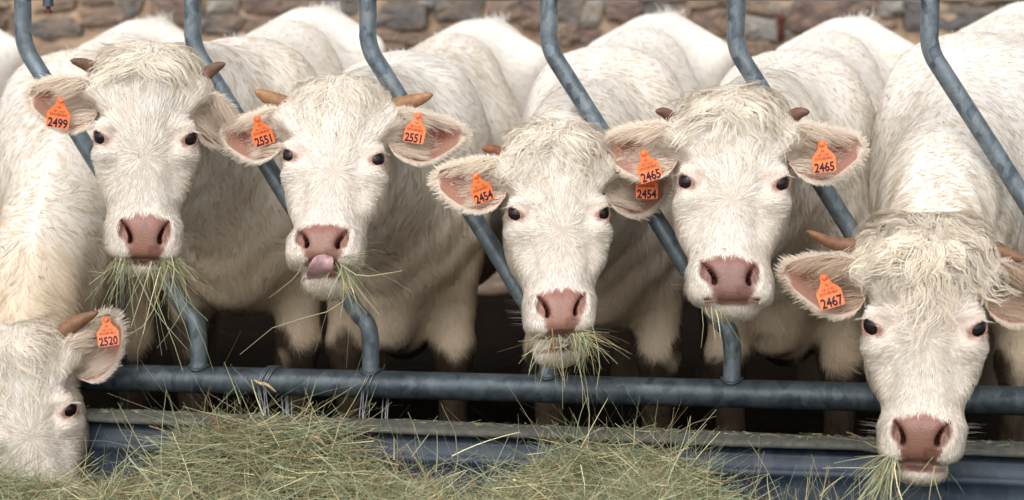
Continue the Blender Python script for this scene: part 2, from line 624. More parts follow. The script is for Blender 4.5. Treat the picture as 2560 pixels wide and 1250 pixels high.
def stone_mesh(u0, u1, z0, z1, rng, depth=None):
    n = 16
    th = np.linspace(0, 2 * np.pi, n, endpoint=False) + rng.random() * 0.5
    cu, cz, hu, hz = (u0 + u1) / 2, (z0 + z1) / 2, (u1 - u0) / 2, (z1 - z0) / 2
    e = 0.30 + 0.35 * rng.random()
    bx = np.sign(np.cos(th)) * np.abs(np.cos(th)) ** e
    bz = np.sign(np.sin(th)) * np.abs(np.sin(th)) ** e
    jr = rng.random(n); jit = 1.17 + (0.6 * jr + 0.2 * np.roll(jr, 1) + 0.2 * np.roll(jr, -1) - 0.5) * 0.75
    tilt = (rng.random() - 0.5) * 0.7; skew = (rng.random() - 0.5) * 0.5
    dp = depth or (0.015 + 0.03 * rng.random())
    rings = [(1.0, -0.03), (0.985, dp * 0.35), (0.90, dp * 0.8), (0.55, dp)]
    V = []
    for s, d in rings:
        j = jit * s
        uu = cu + hu * bx * j + skew * hz * bz * j
        zz = cz + hz * bz * j + tilt * hu * bx * j * 0.4
        dd = d + (rng.random(n) - 0.5) * dp * 0.45
        V.append(np.stack([uu, zz, dd], 1))
    V.append(np.array([[cu, cz, dp * 1.0]]))
    V = np.concatenate(V)
    V = V[:, :1] * wt + V[:, 1:2] * UZ + V[:, 2:3] * wn
    F = grid_faces(len(rings), n, True)[:, ::-1]
    k = np.arange(n); m0 = (len(rings) - 1) * n
    F = np.concatenate([F, np.stack([k * 0 + len(V) - 1, m0 + (k + 1) % n, m0 + k, k * 0 - 1], 1)])
    return V, F


# stones that show above the backs: x0, x1, y0, y1 in the photograph, kind of stone
STONES = [(-60, 22, -8, 24, 1), (25, 60, 22, 80, 1), (-70, 20, 36, 90, 2), (84, 205, 48, 98, 0), (95, 190, 4, 28, 1), (205, 300, 22, 62, 1), (215, 280, -30, 16, 2),
          (292, 352, -8, 44, 0), (300, 350, 52, 90, 1), (384, 470, 2, 62, 2), (360, 430, 70, 120, 0), (476, 512, -10, 30, 1), (505, 610, 40, 84, 0), (530, 605, -12, 34, 3),
          (612, 700, -20, 34, 2), (620, 700, 44, 90, 1), (705, 800, -20, 30, 1), (805, 900, -15, 40, 0), (800, 880, 46, 100, 2), (940, 1052, 12, 68, 0), (960, 1035, -30, 8, 1), (1010, 1065, 86, 112, 1), (940, 1000, 78, 104, 1),
          (1046, 1080, -25, 16, 3), (1076, 1208, -24, 52, 0), (1214, 1300, 2, 58, 1), (1225, 1330, -40, -4, 3), (1306, 1376, 8, 70, 2), (1100, 1200, 66, 110, 1),
          (1394, 1456, -18, 50, 0), (1400, 1448, 62, 106, 1), (1462, 1512, -5, 66, 3), (1516, 1600, 2, 58, 2), (1452, 1500, 78, 116, 2), (1612, 1690, 8, 56, 0), (1610, 1720, -30, 2, 1), (1698, 1728, 14, 66, 1),
          (1732, 1818, 24, 92, 2), (1730, 1826, -24, 16, 1), (1866, 1944, 42, 98, 3), (1850, 1918, -6, 32, 1), (1922, 1972, 10, 40, 3), (1958, 1982, 48, 92, 3), (1978, 2108, -6, 72, 2), (1870, 1930, 106, 150, 1),
          (2114, 2192, -14, 42, 1), (2200, 2250, -10, 36, 3), (2256, 2330, 2, 66, 0), (2346, 2504, 18, 78, 0), (2350, 2420, -26, 6, 1), (2430, 2530, -34, 8, 2), (2510, 2590, 14, 60, 1), (2350, 2450, 88, 130, 1), (2120, 2230, 52, 100, 1)]
rs = np.random.default_rng(21)
worg = np.array([0, WD - 5.3, 0])


def wall_uz(px, py):
    r = ray(px, py)
    t = ((worg - CAM).dot(wn)) / r.dot(wn)
    p = CAM + r * t - worg
    return p.dot(wt), p[2]


band = []
for (x0, x1, y0, y1, kind) in STONES:
    u0, zt = wall_uz(x0, y0); u1, zb = wall_uz(x1, y1)
    band.append((u0, u1, zb, zt))
    V, F = stone_mesh(u0, u1, zb, zt, rs, 0.022 + 0.026 * rs.random())
    mesh_from('stone', V, F, M['st%d' % kind], wall, smooth_shade=False)
# the rest of the wall, hidden by the herd or above the frame
rest = []
z = 0.06
while z < 2.4:
    hgt = 0.09 + 0.07 * rs.random()
    u = -4.9
    while u < 4.8:
        wd = 0.14 + 0.18 * rs.random()
        ok = all(u + wd < b0 or u > b1 or z + hgt < b2 or z > b3 for b0, b1, b2, b3 in band)
        if ok:
            rest.append(stone_mesh(u, u + wd, z, z + hgt, rs))
        u += wd + 0.025
    z += hgt + 0.022
half = len(rest) // 2
for k, grp in enumerate((rest[:half], rest[half:])):
    V, F = merge(grp)
    o = mesh_from('stone_courses', V, F, M['st%d' % (1 - k)], wall, smooth_shade=False)
    o['kind'] = 'stuff'
# rusty iron peg in the wall
u, z = wall_uz(1951, 46)
pc = worg + wall_pt(u, z, 0.05)
V1, F1 = tube([pc + UZ * 0.02, pc - UZ * 0.10], [0.017, 0.015], 8)
V2, F2 = tube([pc - wn * 0.1, pc + wn * 0.045], [0.012, 0.014], 8)
V, F = merge([(V1, F1), (V2, F2)])
pg = mesh_from('iron_peg', V, F, M['rust'], org=tuple(pc))
tag(pg, 'short rusty red iron peg sticking out of the stone wall', 'peg')

# ------------------------------------------------------------------ feed fence
S0 = 0.0934 - 0.463              # foot of the reference bar (third upright seen from the left)
SP = 0.463
_l, _r = fence_at(250, 943), fence_at(2500, 1001)
slope_b = (_r[2] - _l[2]) / (_r[0] - _l[0])


def zb_at(s):
    return _l[2] + slope_b * (s - _l[0])


ztop = fence_at(300, 1.5)[2] + 0.036
fence_org = fp(0, 0, 0)
fence = empty('feed_fence', tuple(fence_org))
tag(fence, 'galvanised steel feed barrier with slanting bars the cattle reach through', 'fence')
sl = np.linspace(-2.6, 2.6, 30)
V, F = tube([fp(s, 0, zb_at(s)) for s in sl], 0.0355, 20)
mesh_from('bottom_rail', V, F, M['galv_dark'], fence)
V, F = tube([fp(s, 0, ztop) for s in sl], 0.036, 20)
mesh_from('top_rail', V, F, M['galv'], fence)
prof = [(922, 70), (922, 95), (932, 132), (958, 176), (1075, 362), (1170, 515), (1255, 653), (1332, 780), (1351, 818), (1360, 862), (1360, 915)]
prof = np.array([fence_at(x, y)[[0, 2]] for x, y in prof])
prof[:, 0] -= prof[0, 0]
prof[-2:, 0] = SP
prof[-3, 0] = SP - 0.009
PR = spline(np.concatenate([[[0, ztop - 0.02]], prof, [[SP, zb_at(S0 + SP) + 0.03]]]), 60)
for k in range(-3, 5):
    s0 = S0 + SP * k
    dz = zb_at(s0 + SP) - zb_at(S0 + SP)
    f = np.clip((1.3 - PR[:, 1]) / 0.7, 0, 1)
    V, F = tube([fp(s0 + a, 0, z + dz * ff) for (a, z), ff in zip(PR, f)], 0.0222, 16)
    o = mesh_from('slanting_bar', V, F, M['galv'], fence)
    zf = zb_at(s0 + SP) + 0.036
    th = np.linspace(0, 2 * np.pi, 25)
    wr = np.random.default_rng(k + 9).random(25) * 0.0018
    V, F = tube([fp(s0 + SP + (0.0238 + q_) * math.cos(t_), (0.0238 + q_) * math.sin(t_), zf - 0.0075 * math.sin(t_) ** 2 * 1.4 + 0.003) for t_, q_ in zip(th, wr)], 0.0042, 6, caps=False)
    mesh_from('weld', V, F, M['galv_dark'], o)
q = fence_at(303, 520)
V, F = tube([fp(q[0], 0.0, q[2]), fp(q[0], 0, zb_at(q[0]) + 0.02)], 0.0065, 10)
mesh_from('thin_rod', V, F, M['galv_dark'], fence)
q = fence_at(132, 4)
parts = [tube([fp(q[0], 0.03, q[2] + 0.05), fp(q[0], 0.03, q[2] - 0.012)], 0.014, 6),
         tube([fp(q[0] - 0.012, 0.03, q[2] + 0.03), fp(q[0] + 0.018, 0.03, q[2] + 0.03)], 0.016, 6)]
V, F = merge(parts)
cl = mesh_from('clamp', V, F, M['galv_dark'], fence, smooth_shade=False)
V, F = tube([fp(q[0], 0.03, q[2] - 0.010), fp(q[0], 0.03, q[2] - 0.022), fp(q[0], 0.03, q[2] - 0.0221), fp(q[0], 0.03, q[2] - 0.030)], [0.006, 0.006, 0.0105, 0.0105], 6)
b_ = mesh_from('bolt', V, F, M['rust'], cl, smooth_shade=False)

# ------------------------------------------------------------------ trough
_tl, _tr = fence_at(210, 1021, 0.09), fence_at(2500, 1104, 0.09)
slope_t = (_tr[2] - _tl[2]) / (_tr[0] - _tl[0])


def zt_at(s):
    return _tl[2] + slope_t * (s - _tl[0])


trough = empty('feed_trough', tuple(fp(0, 0.4, 0)))
tag(trough, 'long grimy steel feed trough with rolled rim below the barrier', 'trough')
torg = fp(0, 0.4, 0)


def extrude(prof, name, mt, n=40, closed=True):
    prof = np.array(prof)
    ss = np.linspace(-2.5, 2.5, n)
    V = np.array([[fp(s, w_, zt_at(s) + z_ + 0.0015 * math.sin(s * 9 + w_ * 40)) - torg for w_, z_ in prof] for s in ss]).reshape(-1, 3)
    F = grid_faces(n, len(prof), closed)
    o = mesh_from(name, V, F, mt, trough)
    return o


pr = [(0.085, -0.022), (0.086, -0.002), (0.090, 0.0005), (0.100, 0.0008), (0.125, -0.002), (0.146, -0.006), (0.154, -0.009), (0.157, -0.014), (0.156, -0.020), (0.148, -0.024), (0.120, -0.026), (0.10, -0.026)]
rimo = extrude(pr, 'rim', M['rim'])
pr = [(0.120, -0.0275), (0.128, -0.050), (0.130, -0.066), (0.140, -0.078), (0.148, -0.086), (0.144, -0.096), (0.139, -0.106), (0.142, -0.125), (0.150, -0.20), (0.158, -0.225), (0.166, -0.232), (0.170, -0.30), (0.20, -0.36), (0.30, -0.385), (0.75, -0.385), (0.80, -0.36), (0.81, -0.20), (0.82, -0.20), (0.815, -0.38), (0.76, -0.40), (0.28, -0.40), (0.19, -0.375), (0.160, -0.31), (0.140, -0.22), (0.118, -0.10), (0.112, -0.034)]
extrude(pr, 'panel', M['trough'])
# wall under the rim, keeps the trough off the ground
V, F = tube([fp(-2.5, 0.5, 0.03) - torg, fp(2.5, 0.5, 0.03) - torg], 0.05, 12)
mesh_from('foot', V, F, M['trough'], trough)

# wire ties
def wire_tie(xa, xb, ya, yb, n, label):
    """loops over the bottom rail at photo x xa (top) running down to xb at the rim"""
    parts = []
    sa, sb = fence_at(xa, 940)[0], fence_at(xb, 1030, 0.09)[0]
    for i in range(n):
        ds = (i - (n - 1) / 2) * 0.0062
        zc = zb_at(sa)
        pts = []
        for th in np.linspace(-0.2, math.pi + 0.2, 14):
            pts.append((sa + ds * 1.3 + 0.02 * (th - 1.57) / 1.57 * (1 if i % 2 else 0.8), 0.0405 * math.cos(th), zc + 0.0405 * math.sin(th)))
        front = [(sb + ds + 0.004 * math.sin(i * 2.1), 0.10, zt_at(sb) - 0.01)]
        backp = [(sb + ds + 0.035, 0.02, zt_at(sb) - 0.08)]
        path = front + pts + backp
        path = spline([fp(*p) for p in path], 40)
        parts.append(tube(path, 0.0017, 5))
    V, F = merge(parts)
    o = mesh_from('wire_tie', V, F, M['wire'], org=tuple(fp(sa, 0, 0.4)))
    tag(o, label, 'wire', 'wire ties on the bottom rail')


wire_tie(684, 668, 0, 0, 4, 'upright loop of bright wire round the rail, nearer the first cow')
wire_tie(940, 905, 0, 0, 3, 'slanting loop of bright wire round the rail, beside an upright foot')
print('setting', round(time.time() - T0, 1))

# ------------------------------------------------------------------ cattle
ZK = np.array([0.235, 0.215, 0.19, 0.15, 0.10, 0.05, 0.0, -0.05, -0.10, -0.15, -0.19, -0.23, -0.262, -0.290])
WK = np.array([0.070, 0.096, 0.112, 0.121, 0.122, 0.119, 0.114, 0.112, 0.105, 0.095, 0.086, 0.084, 0.082, 0.07])
FK = np.array([0.060, 0.034, 0.014, 0.002, -0.003, -0.003, 0.000, 0.005, 0.006, 0.001, -0.005, -0.009, -0.003, 0.018])
BK = np.array([0.12, 0.15, 0.175, 0.21, 0.235, 0.25, 0.24, 0.215, 0.19, 0.155, 0.13, 0.115, 0.10, 0.085])


def slit_dist(x, z):
    """distance to the curved slit of a nostril in the face plane, and place along it"""
    pts = [(0.0600, -0.1960), (0.0530, -0.2030), (0.0450, -0.2125), (0.0385, -0.2240), (0.0350, -0.2360), (0.0370, -0.2430)]
    best = None
    for i in range(len(pts) - 1):
        a, b = pts[i], pts[i + 1]
        dx, dz = b[0] - a[0], b[1] - a[1]
        t = np.clip(((x - a[0]) * dx + (z - a[1]) * dz) / (dx * dx + dz * dz), 0, 1)
        d = np.hypot(x - a[0] - t * dx, z - a[1] - t * dz)
        tt = (i + t) / (len(pts) - 1)
        if best is None:
            best, bt = d, tt
        else:
            bt = np.where(d < best, tt, bt)
            best = np.minimum(best, d)
    return best, bt


def head_sdf(P, jaw):
    x, y, z = P
    w_ = np.interp(z, ZK[::-1], WK[::-1]); f_ = np.interp(z, ZK[::-1], FK[::-1]); b_ = np.interp(z, ZK[::-1], BK[::-1])
    c_, d_ = (f_ + b_) / 2, (b_ - f_) / 2
    hol = 0.10 * np.exp(-((z + 0.085) / 0.06) ** 2)
    we = w_ * (0.69 - hol + (0.31 + hol) * smooth(0.0, 0.085, y - f_))
    n = 3.2
    r = (np.abs(x / we) ** n + np.abs((y - c_) / d_) ** n) ** (1 / n) - 1
    D = r * np.minimum(we, d_) * 0.95
    D = smax(D, np.maximum(z - 0.205, -z - 0.283), 0.028)
    D = smin(D, ell(P, (0, 0.075, 0.150), (0.100, 0.080, 0.064)), 0.03)              # poll
    D = smin(D, ell(P, (0.114, 0.085, 0.092), (0.042, 0.052, 0.050)), 0.04)           # ear base
    D = smin(D, ell(P, (0.083, 0.130, -0.045), (0.045, 0.095, 0.090)), 0.035)        # cheek
    D = smin(D, ell(P, (0.092, 0.060, -0.040), (0.034, 0.050, 0.032)), 0.022)
    D = smin(D, cone(P, (0.106, 0.060, -0.045), (0.078, 0.060, -0.130), 0.016, 0.012), 0.03)         # cheek bone
    D = smin(D, ell(P, (0.097, 0.028, 0.024), (0.032, 0.026, 0.016)), 0.022)         # brow
    D = smax(D, -ell(P, (0.135, 0.060, 0.045), (0.020, 0.035, 0.030)), 0.03)         # hollow behind the brow
    # eyelids with a slanted opening
    ec = (0.103, 0.033, -0.002)
    ux, uy = 0.58, -0.815                                                             # looks out and forward
    ly = (x - ec[0]) * ux + (y - ec[1]) * uy
    tang = (x - ec[0]) * -uy + (y - ec[1]) * ux
    lz = z - ec[2]
    D = smin(D, np.sqrt((x - ec[0]) ** 2 + (y - ec[1]) ** 2 + lz ** 2) - 0.0285, 0.012)
    op = np.sqrt((tang / 0.0200) ** 2 + ((lz + 0.0030 - 0.28 * tang) / 0.0142) ** 2 + ((ly - 0.028) / 0.030) ** 2) - 1
    D = smax(D, -(op * 0.014), 0.003)
    # muzzle: side lips, pad, wings of the nostrils
    q = (np.abs((x - 0.042) / 0.051) ** 3.5 + np.abs((y - 0.040) / 0.048) ** 3 + np.abs((z + 0.236) / 0.047) ** 3.5) ** (1 / 3.2) - 1
    D = smin(D, q * 0.045, 0.03)
    q = (np.abs(x / (0.050 - 0.30 * np.clip(-0.205 - z, 0, 0.1))) ** 3 + np.abs((y - 0.015) / 0.036) ** 3 + np.abs((z + 0.232) / 0.046) ** 3) ** (1 / 3) - 1
    D = smin(D, q * 0.036, 0.016)
    D = smin(D, ell(P, (0.0640, 0.003, -0.220), (0.012, 0.022, 0.029)), 0.012)
    D = smax(D, -ell(P, (0.0560, -0.030, -0.222), (0.014, 0.030, 0.026)), 0.010)
    # jaw
    oz = jaw
    D2 = cone(P, (0.055, 0.185, -0.04), (0.030, 0.085 + 0.3 * jaw, -0.272 - oz), 0.036, 0.030)
    D2 = smin(D2, ell(P, (0, 0.062 + 0.35 * jaw, -0.284 - oz), (0.056, 0.046, 0.028)), 0.03)
    D2 = smin(D2, cone(P, (0, 0.175, -0.06), (0, 0.10 + 0.3 * jaw, -0.26 - oz), 0.05, 0.035), 0.04)
    D = smin(D, D2, 0.012 if jaw < 0.005 else 0.006)
    # mouth
    if jaw > 0.004:
        D = smax(D, -ell(P, (0, 0.0 + 0.2 * jaw, -0.279 - oz * 0.5), (0.050, 0.040, 0.45 * oz + 0.004)), 0.006)
    else:
        g = np.maximum(np.abs(z + 0.279 - 0.05 * x ** 2 / 0.05) - 0.0012, np.maximum(np.abs(x) - 0.062, y - 0.022))
        D = smax(D, -g, 0.004)
    # nostrils: a slit from the outer top inwards and down, running deep
    dd, t = slit_dist(x, z)
    nos = np.maximum(dd - (0.0028 + 0.0028 * smooth(0.1, 0.9, t)) + 0.08 * np.clip(y + 0.01, 0, 1), y - 0.035)
    D = smax(D, -nos, 0.006)
    return D


HX, HY, HZ = (-0.16, 0.16), (-0.06, 0.30), (-0.40, 0.27)
HH = 0.0046
_hc = {}


def head_mesh(jaw):
    if jaw in _hc:
        return _hc[jaw]
    nx = int(round(HX[1] / HH)) + 1
    xs = np.arange(nx) * HH
    ys = np.arange(HY[0], HY[1], HH)
    zs = np.arange(HZ[0], HZ[1], HH)
    P = np.meshgrid(xs, ys, zs, indexing='ij')
    D = head_sdf(P, jaw)
    D = np.concatenate([D[:0:-1], D], 0)
    org = (-xs[-1], ys[0], zs[0])
    V, F = surface_nets(D, org, HH)
    V = relax(V, F, 1, 0.35)
    _hc[jaw] = (V, F, vnormals(V, F), D, np.array(org))
    return _hc[jaw]


def sdf_sample(D, org, P):
    q = (P - org) / HH
    q = np.clip(q, 0, np.array(D.shape) - 1.001)
    i = q.astype(int); f = q - i
    r = 0
    for a in (0, 1):
        for b in (0, 1):
            for c in (0, 1):
                w_ = (f[:, 0] if a else 1 - f[:, 0]) * (f[:, 1] if b else 1 - f[:, 1]) * (f[:, 2] if c else 1 - f[:, 2])
                r = r + w_ * D[i[:, 0] + a, i[:, 1] + b, i[:, 2] + c]
    return r


def sdf_grad(D, org, P):
    e = 0.005
    return unit(np.stack([sdf_sample(D, org, P + e * np.eye(3)[k]) - sdf_sample(D, org, P - e * np.eye(3)[k]) for k in range(3)], 1))


def head_regions(V, jaw):
    """nose pad, nostril inside, eye rim, lips/mouth weights in head coordinates"""
    x, y, z = np.abs(V[:, 0]), V[:, 1], V[:, 2]
    top = -0.180 - 0.30 * np.clip(x - 0.015, 0, 1) ** 1.0
    half = 0.066 - 0.52 * np.clip(-0.222 - z, 0, 1)
    wob = 0.009 * (vnoise(V, 110, 2) - 0.5) + 0.006 * (vnoise(V, 350, 3) - 0.5)
    pad = smooth(0.006, -0.006, x - half + wob) * smooth(0.010, -0.008, z - top + wob) * (y < 0.035) * smooth(-0.292, -0.285, z)
    dn, ta = slit_dist(x, z)
    nos = smooth(0.0068, 0.0050, dn) * smooth(-0.012, 0.0, y) * (y < 0.05)
    ex = np.sqrt((x - 0.103) ** 2 + (y - 0.033) ** 2 + (z + 0.003) ** 2)
    eye = smooth(0.0292, 0.0280, ex) * smooth(0.024, 0.020, np.abs(z + 0.001 - 0.28 * ((x - 0.103) * 0.815 + (y - 0.033) * 0.58)))
    tear = smooth(0.011, 0.005, np.hypot((x - 0.096) * 0.8, (z + 0.018))) * (y < 0.05)
    eye = np.maximum(eye, 0.8 * tear)
    zl = -0.279
    lip = smooth(0.008, 0.003, np.abs(z - zl - (-jaw if jaw > 0.004 else 0))) * (x < 0.06) * (y < 0.08)
    if jaw > 0.004:
        inside = (np.sqrt((x / 0.05) ** 2 + ((y - 0.2 * jaw) / 0.044) ** 2 + ((z + 0.279 + jaw * 0.5) / (0.45 * jaw + 0.007)) ** 2) < 1.05)
        lip = np.maximum(lip * 0.9, inside)
    return pad, nos, eye, lip


def body_mesh(neck, rng, hgt=1.0, h=0.020, thick=1.0, bris=0.0):
    """neck: list of points (cow coordinates) from the head back to the shoulders"""
    P = np.meshgrid(np.arange(0, 0.50, h), np.arange(-0.95, 1.95, h), np.arange(-0.02, 1.55, h), indexing='ij')
    sgn = {}

    def B(P):
        D = ell(P, (0, 0.70, 0.87), (0.250 * thick, 0.74, 0.37))
        D = smin(D, ell(P, (0.13, 0.12, 0.90), (0.105, 0.24, 0.34)), 0.12)          # shoulder
        D = smin(D, cone(P, (0, 0.10, 1.16), (0, 0.75, 1.21), 0.075, 0.075), 0.14)  # withers and back
        D = smin(D, cone(P, (0, 0.75, 1.21), (0, 1.42, 1.28), 0.075, 0.07), 0.15)
        D = smin(D, ell(P, (0.0, 1.34, 1.09), (0.245, 0.36, 0.235)), 0.12)
        D = smin(D, cone(P, (0.195, 1.18, 1.225), (0.05, 1.22, 1.27), 0.052, 0.06), 0.10)   # hook bones
        D = smin(D, ell(P, (0.13, 1.45, 0.82), (0.115, 0.22, 0.36)), 0.08)          # thigh
        D = smin(D, cone(P, (0, 1.50, 1.315), (0, 1.64, 1.30), 0.052, 0.042), 0.05) # tail head
        D = smin(D, cone(P, (0, 1.66, 1.28), (0, 1.73, 0.85), 0.035, 0.022), 0.03)
        D = smin(D, cone(P, (0, 1.73, 0.85), (0, 1.72, 0.50), 0.022, 0.032), 0.02)
        D = smin(D, ell(P, (0, -0.03, 0.76), (0.165, 0.19, 0.19)), 0.12)             # brisket
        D = smin(D, cone(P, (0, -0.10, 0.67 - bris), (0, 0.10, 0.62 - bris), 0.07, 0.08), 0.10)
        D = smin(D, cone(P, (0.135, 0.16, 1.12), (0.215, 0.02, 0.80), 0.035, 0.045), 0.06)  # shoulder blade
        D = smax(D, -ell(P, (0.30, 1.02, 1.06), (0.10, 0.14, 0.16)), 0.08)          # hollow flank
        # front legs
        for a, b, ra, rb in (((0.14, 0.08, 0.80), (0.158, 0.06, 0.45), 0.112, 0.052), ((0.158, 0.06, 0.45), (0.152, 0.075, 0.16), 0.052, 0.036), ((0.145, 0.075, 0.16), (0.145, 0.04, 0.03), 0.046, 0.060)):
            D = smin(D, cone(P, a, b, ra, rb), 0.04)
        D = smin(D, ell(P, (0.158, 0.045, 0.43), (0.054, 0.056, 0.06)), 0.03)
        for a, b, ra, rb in (((0.15, 1.42, 0.70), (0.145, 1.60, 0.48), 0.095, 0.055), ((0.145, 1.60, 0.48), (0.145, 1.54, 0.15), 0.052, 0.040), ((0.145, 1.54, 0.15), (0.145, 1.49, 0.03), 0.046, 0.060)):
            D = smin(D, cone(P, a, b, ra, rb), 0.03)
        return D
    Dh = B(P)
    D = np.concatenate([Dh[:0:-1], Dh], 0)
    xs = np.concatenate([-P[0][:0:-1, 0, 0], P[0][:, 0, 0]])
    Q = np.meshgrid(xs, P[1][0, :, 0], P[2][0, 0, :], indexing='ij')
    for a, b, ra, rb, sx, k in neck:
        D = smin(D, cone(Q, a, b, ra, rb, sx), k)
    V, F = surface_nets(D, (xs[0], Q[1][0, 0, 0], Q[2][0, 0, 0]), h)
    V = relax(V, F, 2, 0.5)
    nv = vnormals(V, F)
    nb = smooth(0.25, 0.0, V[:, 1]) * smooth(0.5, 0.65, V[:, 2])
    wv = np.sin((V[:, 1] * 0.75 - V[:, 2] * 0.55) * 62 + 7 * vnoise(V, 5, 5)) * smooth(0.35, 0.65, vnoise(V, 3.5, 6))
    rb = np.sin(V[:, 1] * 46 + 2.5 * V[:, 2]) * smooth(0.35, 0.5, V[:, 1]) * smooth(1.0, 0.85, V[:, 1]) * smooth(0.7, 0.8, V[:, 2]) * smooth(1.15, 1.0, V[:, 2])
    V = V + nv * (0.0030 * wv * nb + 0.003 * rb + 0.02 * (vnoise(V, 4.5, 7) - 0.5))[:, None]
    return V, F


CREAM = np.array([0.78, 0.70, 0.59])
WHITE = np.array([0.82, 0.785, 0.735])
TAN = np.array([0.64, 0.49, 0.32])
DIRT = np.array([0.10, 0.07, 0.045])


def mixc(a, b, t):
    t = np.clip(t, 0, 1)
    t = t[:, None] if np.ndim(t) == 1 else t
    return a * (1 - t) + b * t


def strand_tint(col, rng, amt=0.10):
    n = len(col)
    g = 1 + (rng.random((n, 1)) - 0.6) * amt * 2
    warm = (rng.random((n, 1)) - 0.5) * np.array([[0.02, 0.0, -0.035]])
    return np.clip(col * g + warm, 0.02, 0.92)


EARL, EARW = 0.178, 0.061


def make_ear(side, base, dirv, up, cup=0.062, length=EARL, width=EARW, nu=16, nv=15):
    """leaf-shaped cupped ear in head coordinates; returns inner grid, outer grid, frame"""
    d = unit(np.asarray(dirv, float)[None])[0]
    up = np.asarray(up, float); up = up - d * up.dot(d); up = up / np.linalg.norm(up)
    fr = np.cross(d, up)
    if fr[1] > 0:
        fr = -fr                                  # faces forward (towards -y)
    u = np.linspace(0, 1, nu)
    v = np.linspace(-1, 1, nv)
    leaf = 0.45 * (1 - u) ** 2 + np.sin(np.pi * np.clip(u, 0, 1) ** 0.95) ** 0.48 * 0.90
    leaf[-1] = 0.05
    Uu, Vv = np.meshgrid(u, v, indexing='ij')
    hw = width * leaf[:, None]
    upo = np.where(Vv > 0, 1.0, 1.05) * Vv * hw
    cen = -0.012 * np.sin(np.pi * Uu) - 0.006 * Uu
    cupd = cup * np.where(Vv > 0, 1.25, 0.8) * (1 - 0.35 * Uu) * (np.abs(Vv) ** 2.0) * (leaf[:, None])
    ctr = np.asarray(base) + d * (length * Uu)[..., None] + up * (upo + cen)[..., None]
    inner = ctr + fr * (cupd - 0.03 * np.sin(np.pi * Uu * 0.9))[..., None]
    outer = inner - fr * 0.007 - fr * (0.006 * (1 - Vv ** 2) * (1 - Uu))[..., None]
    return inner, outer, d, up, fr


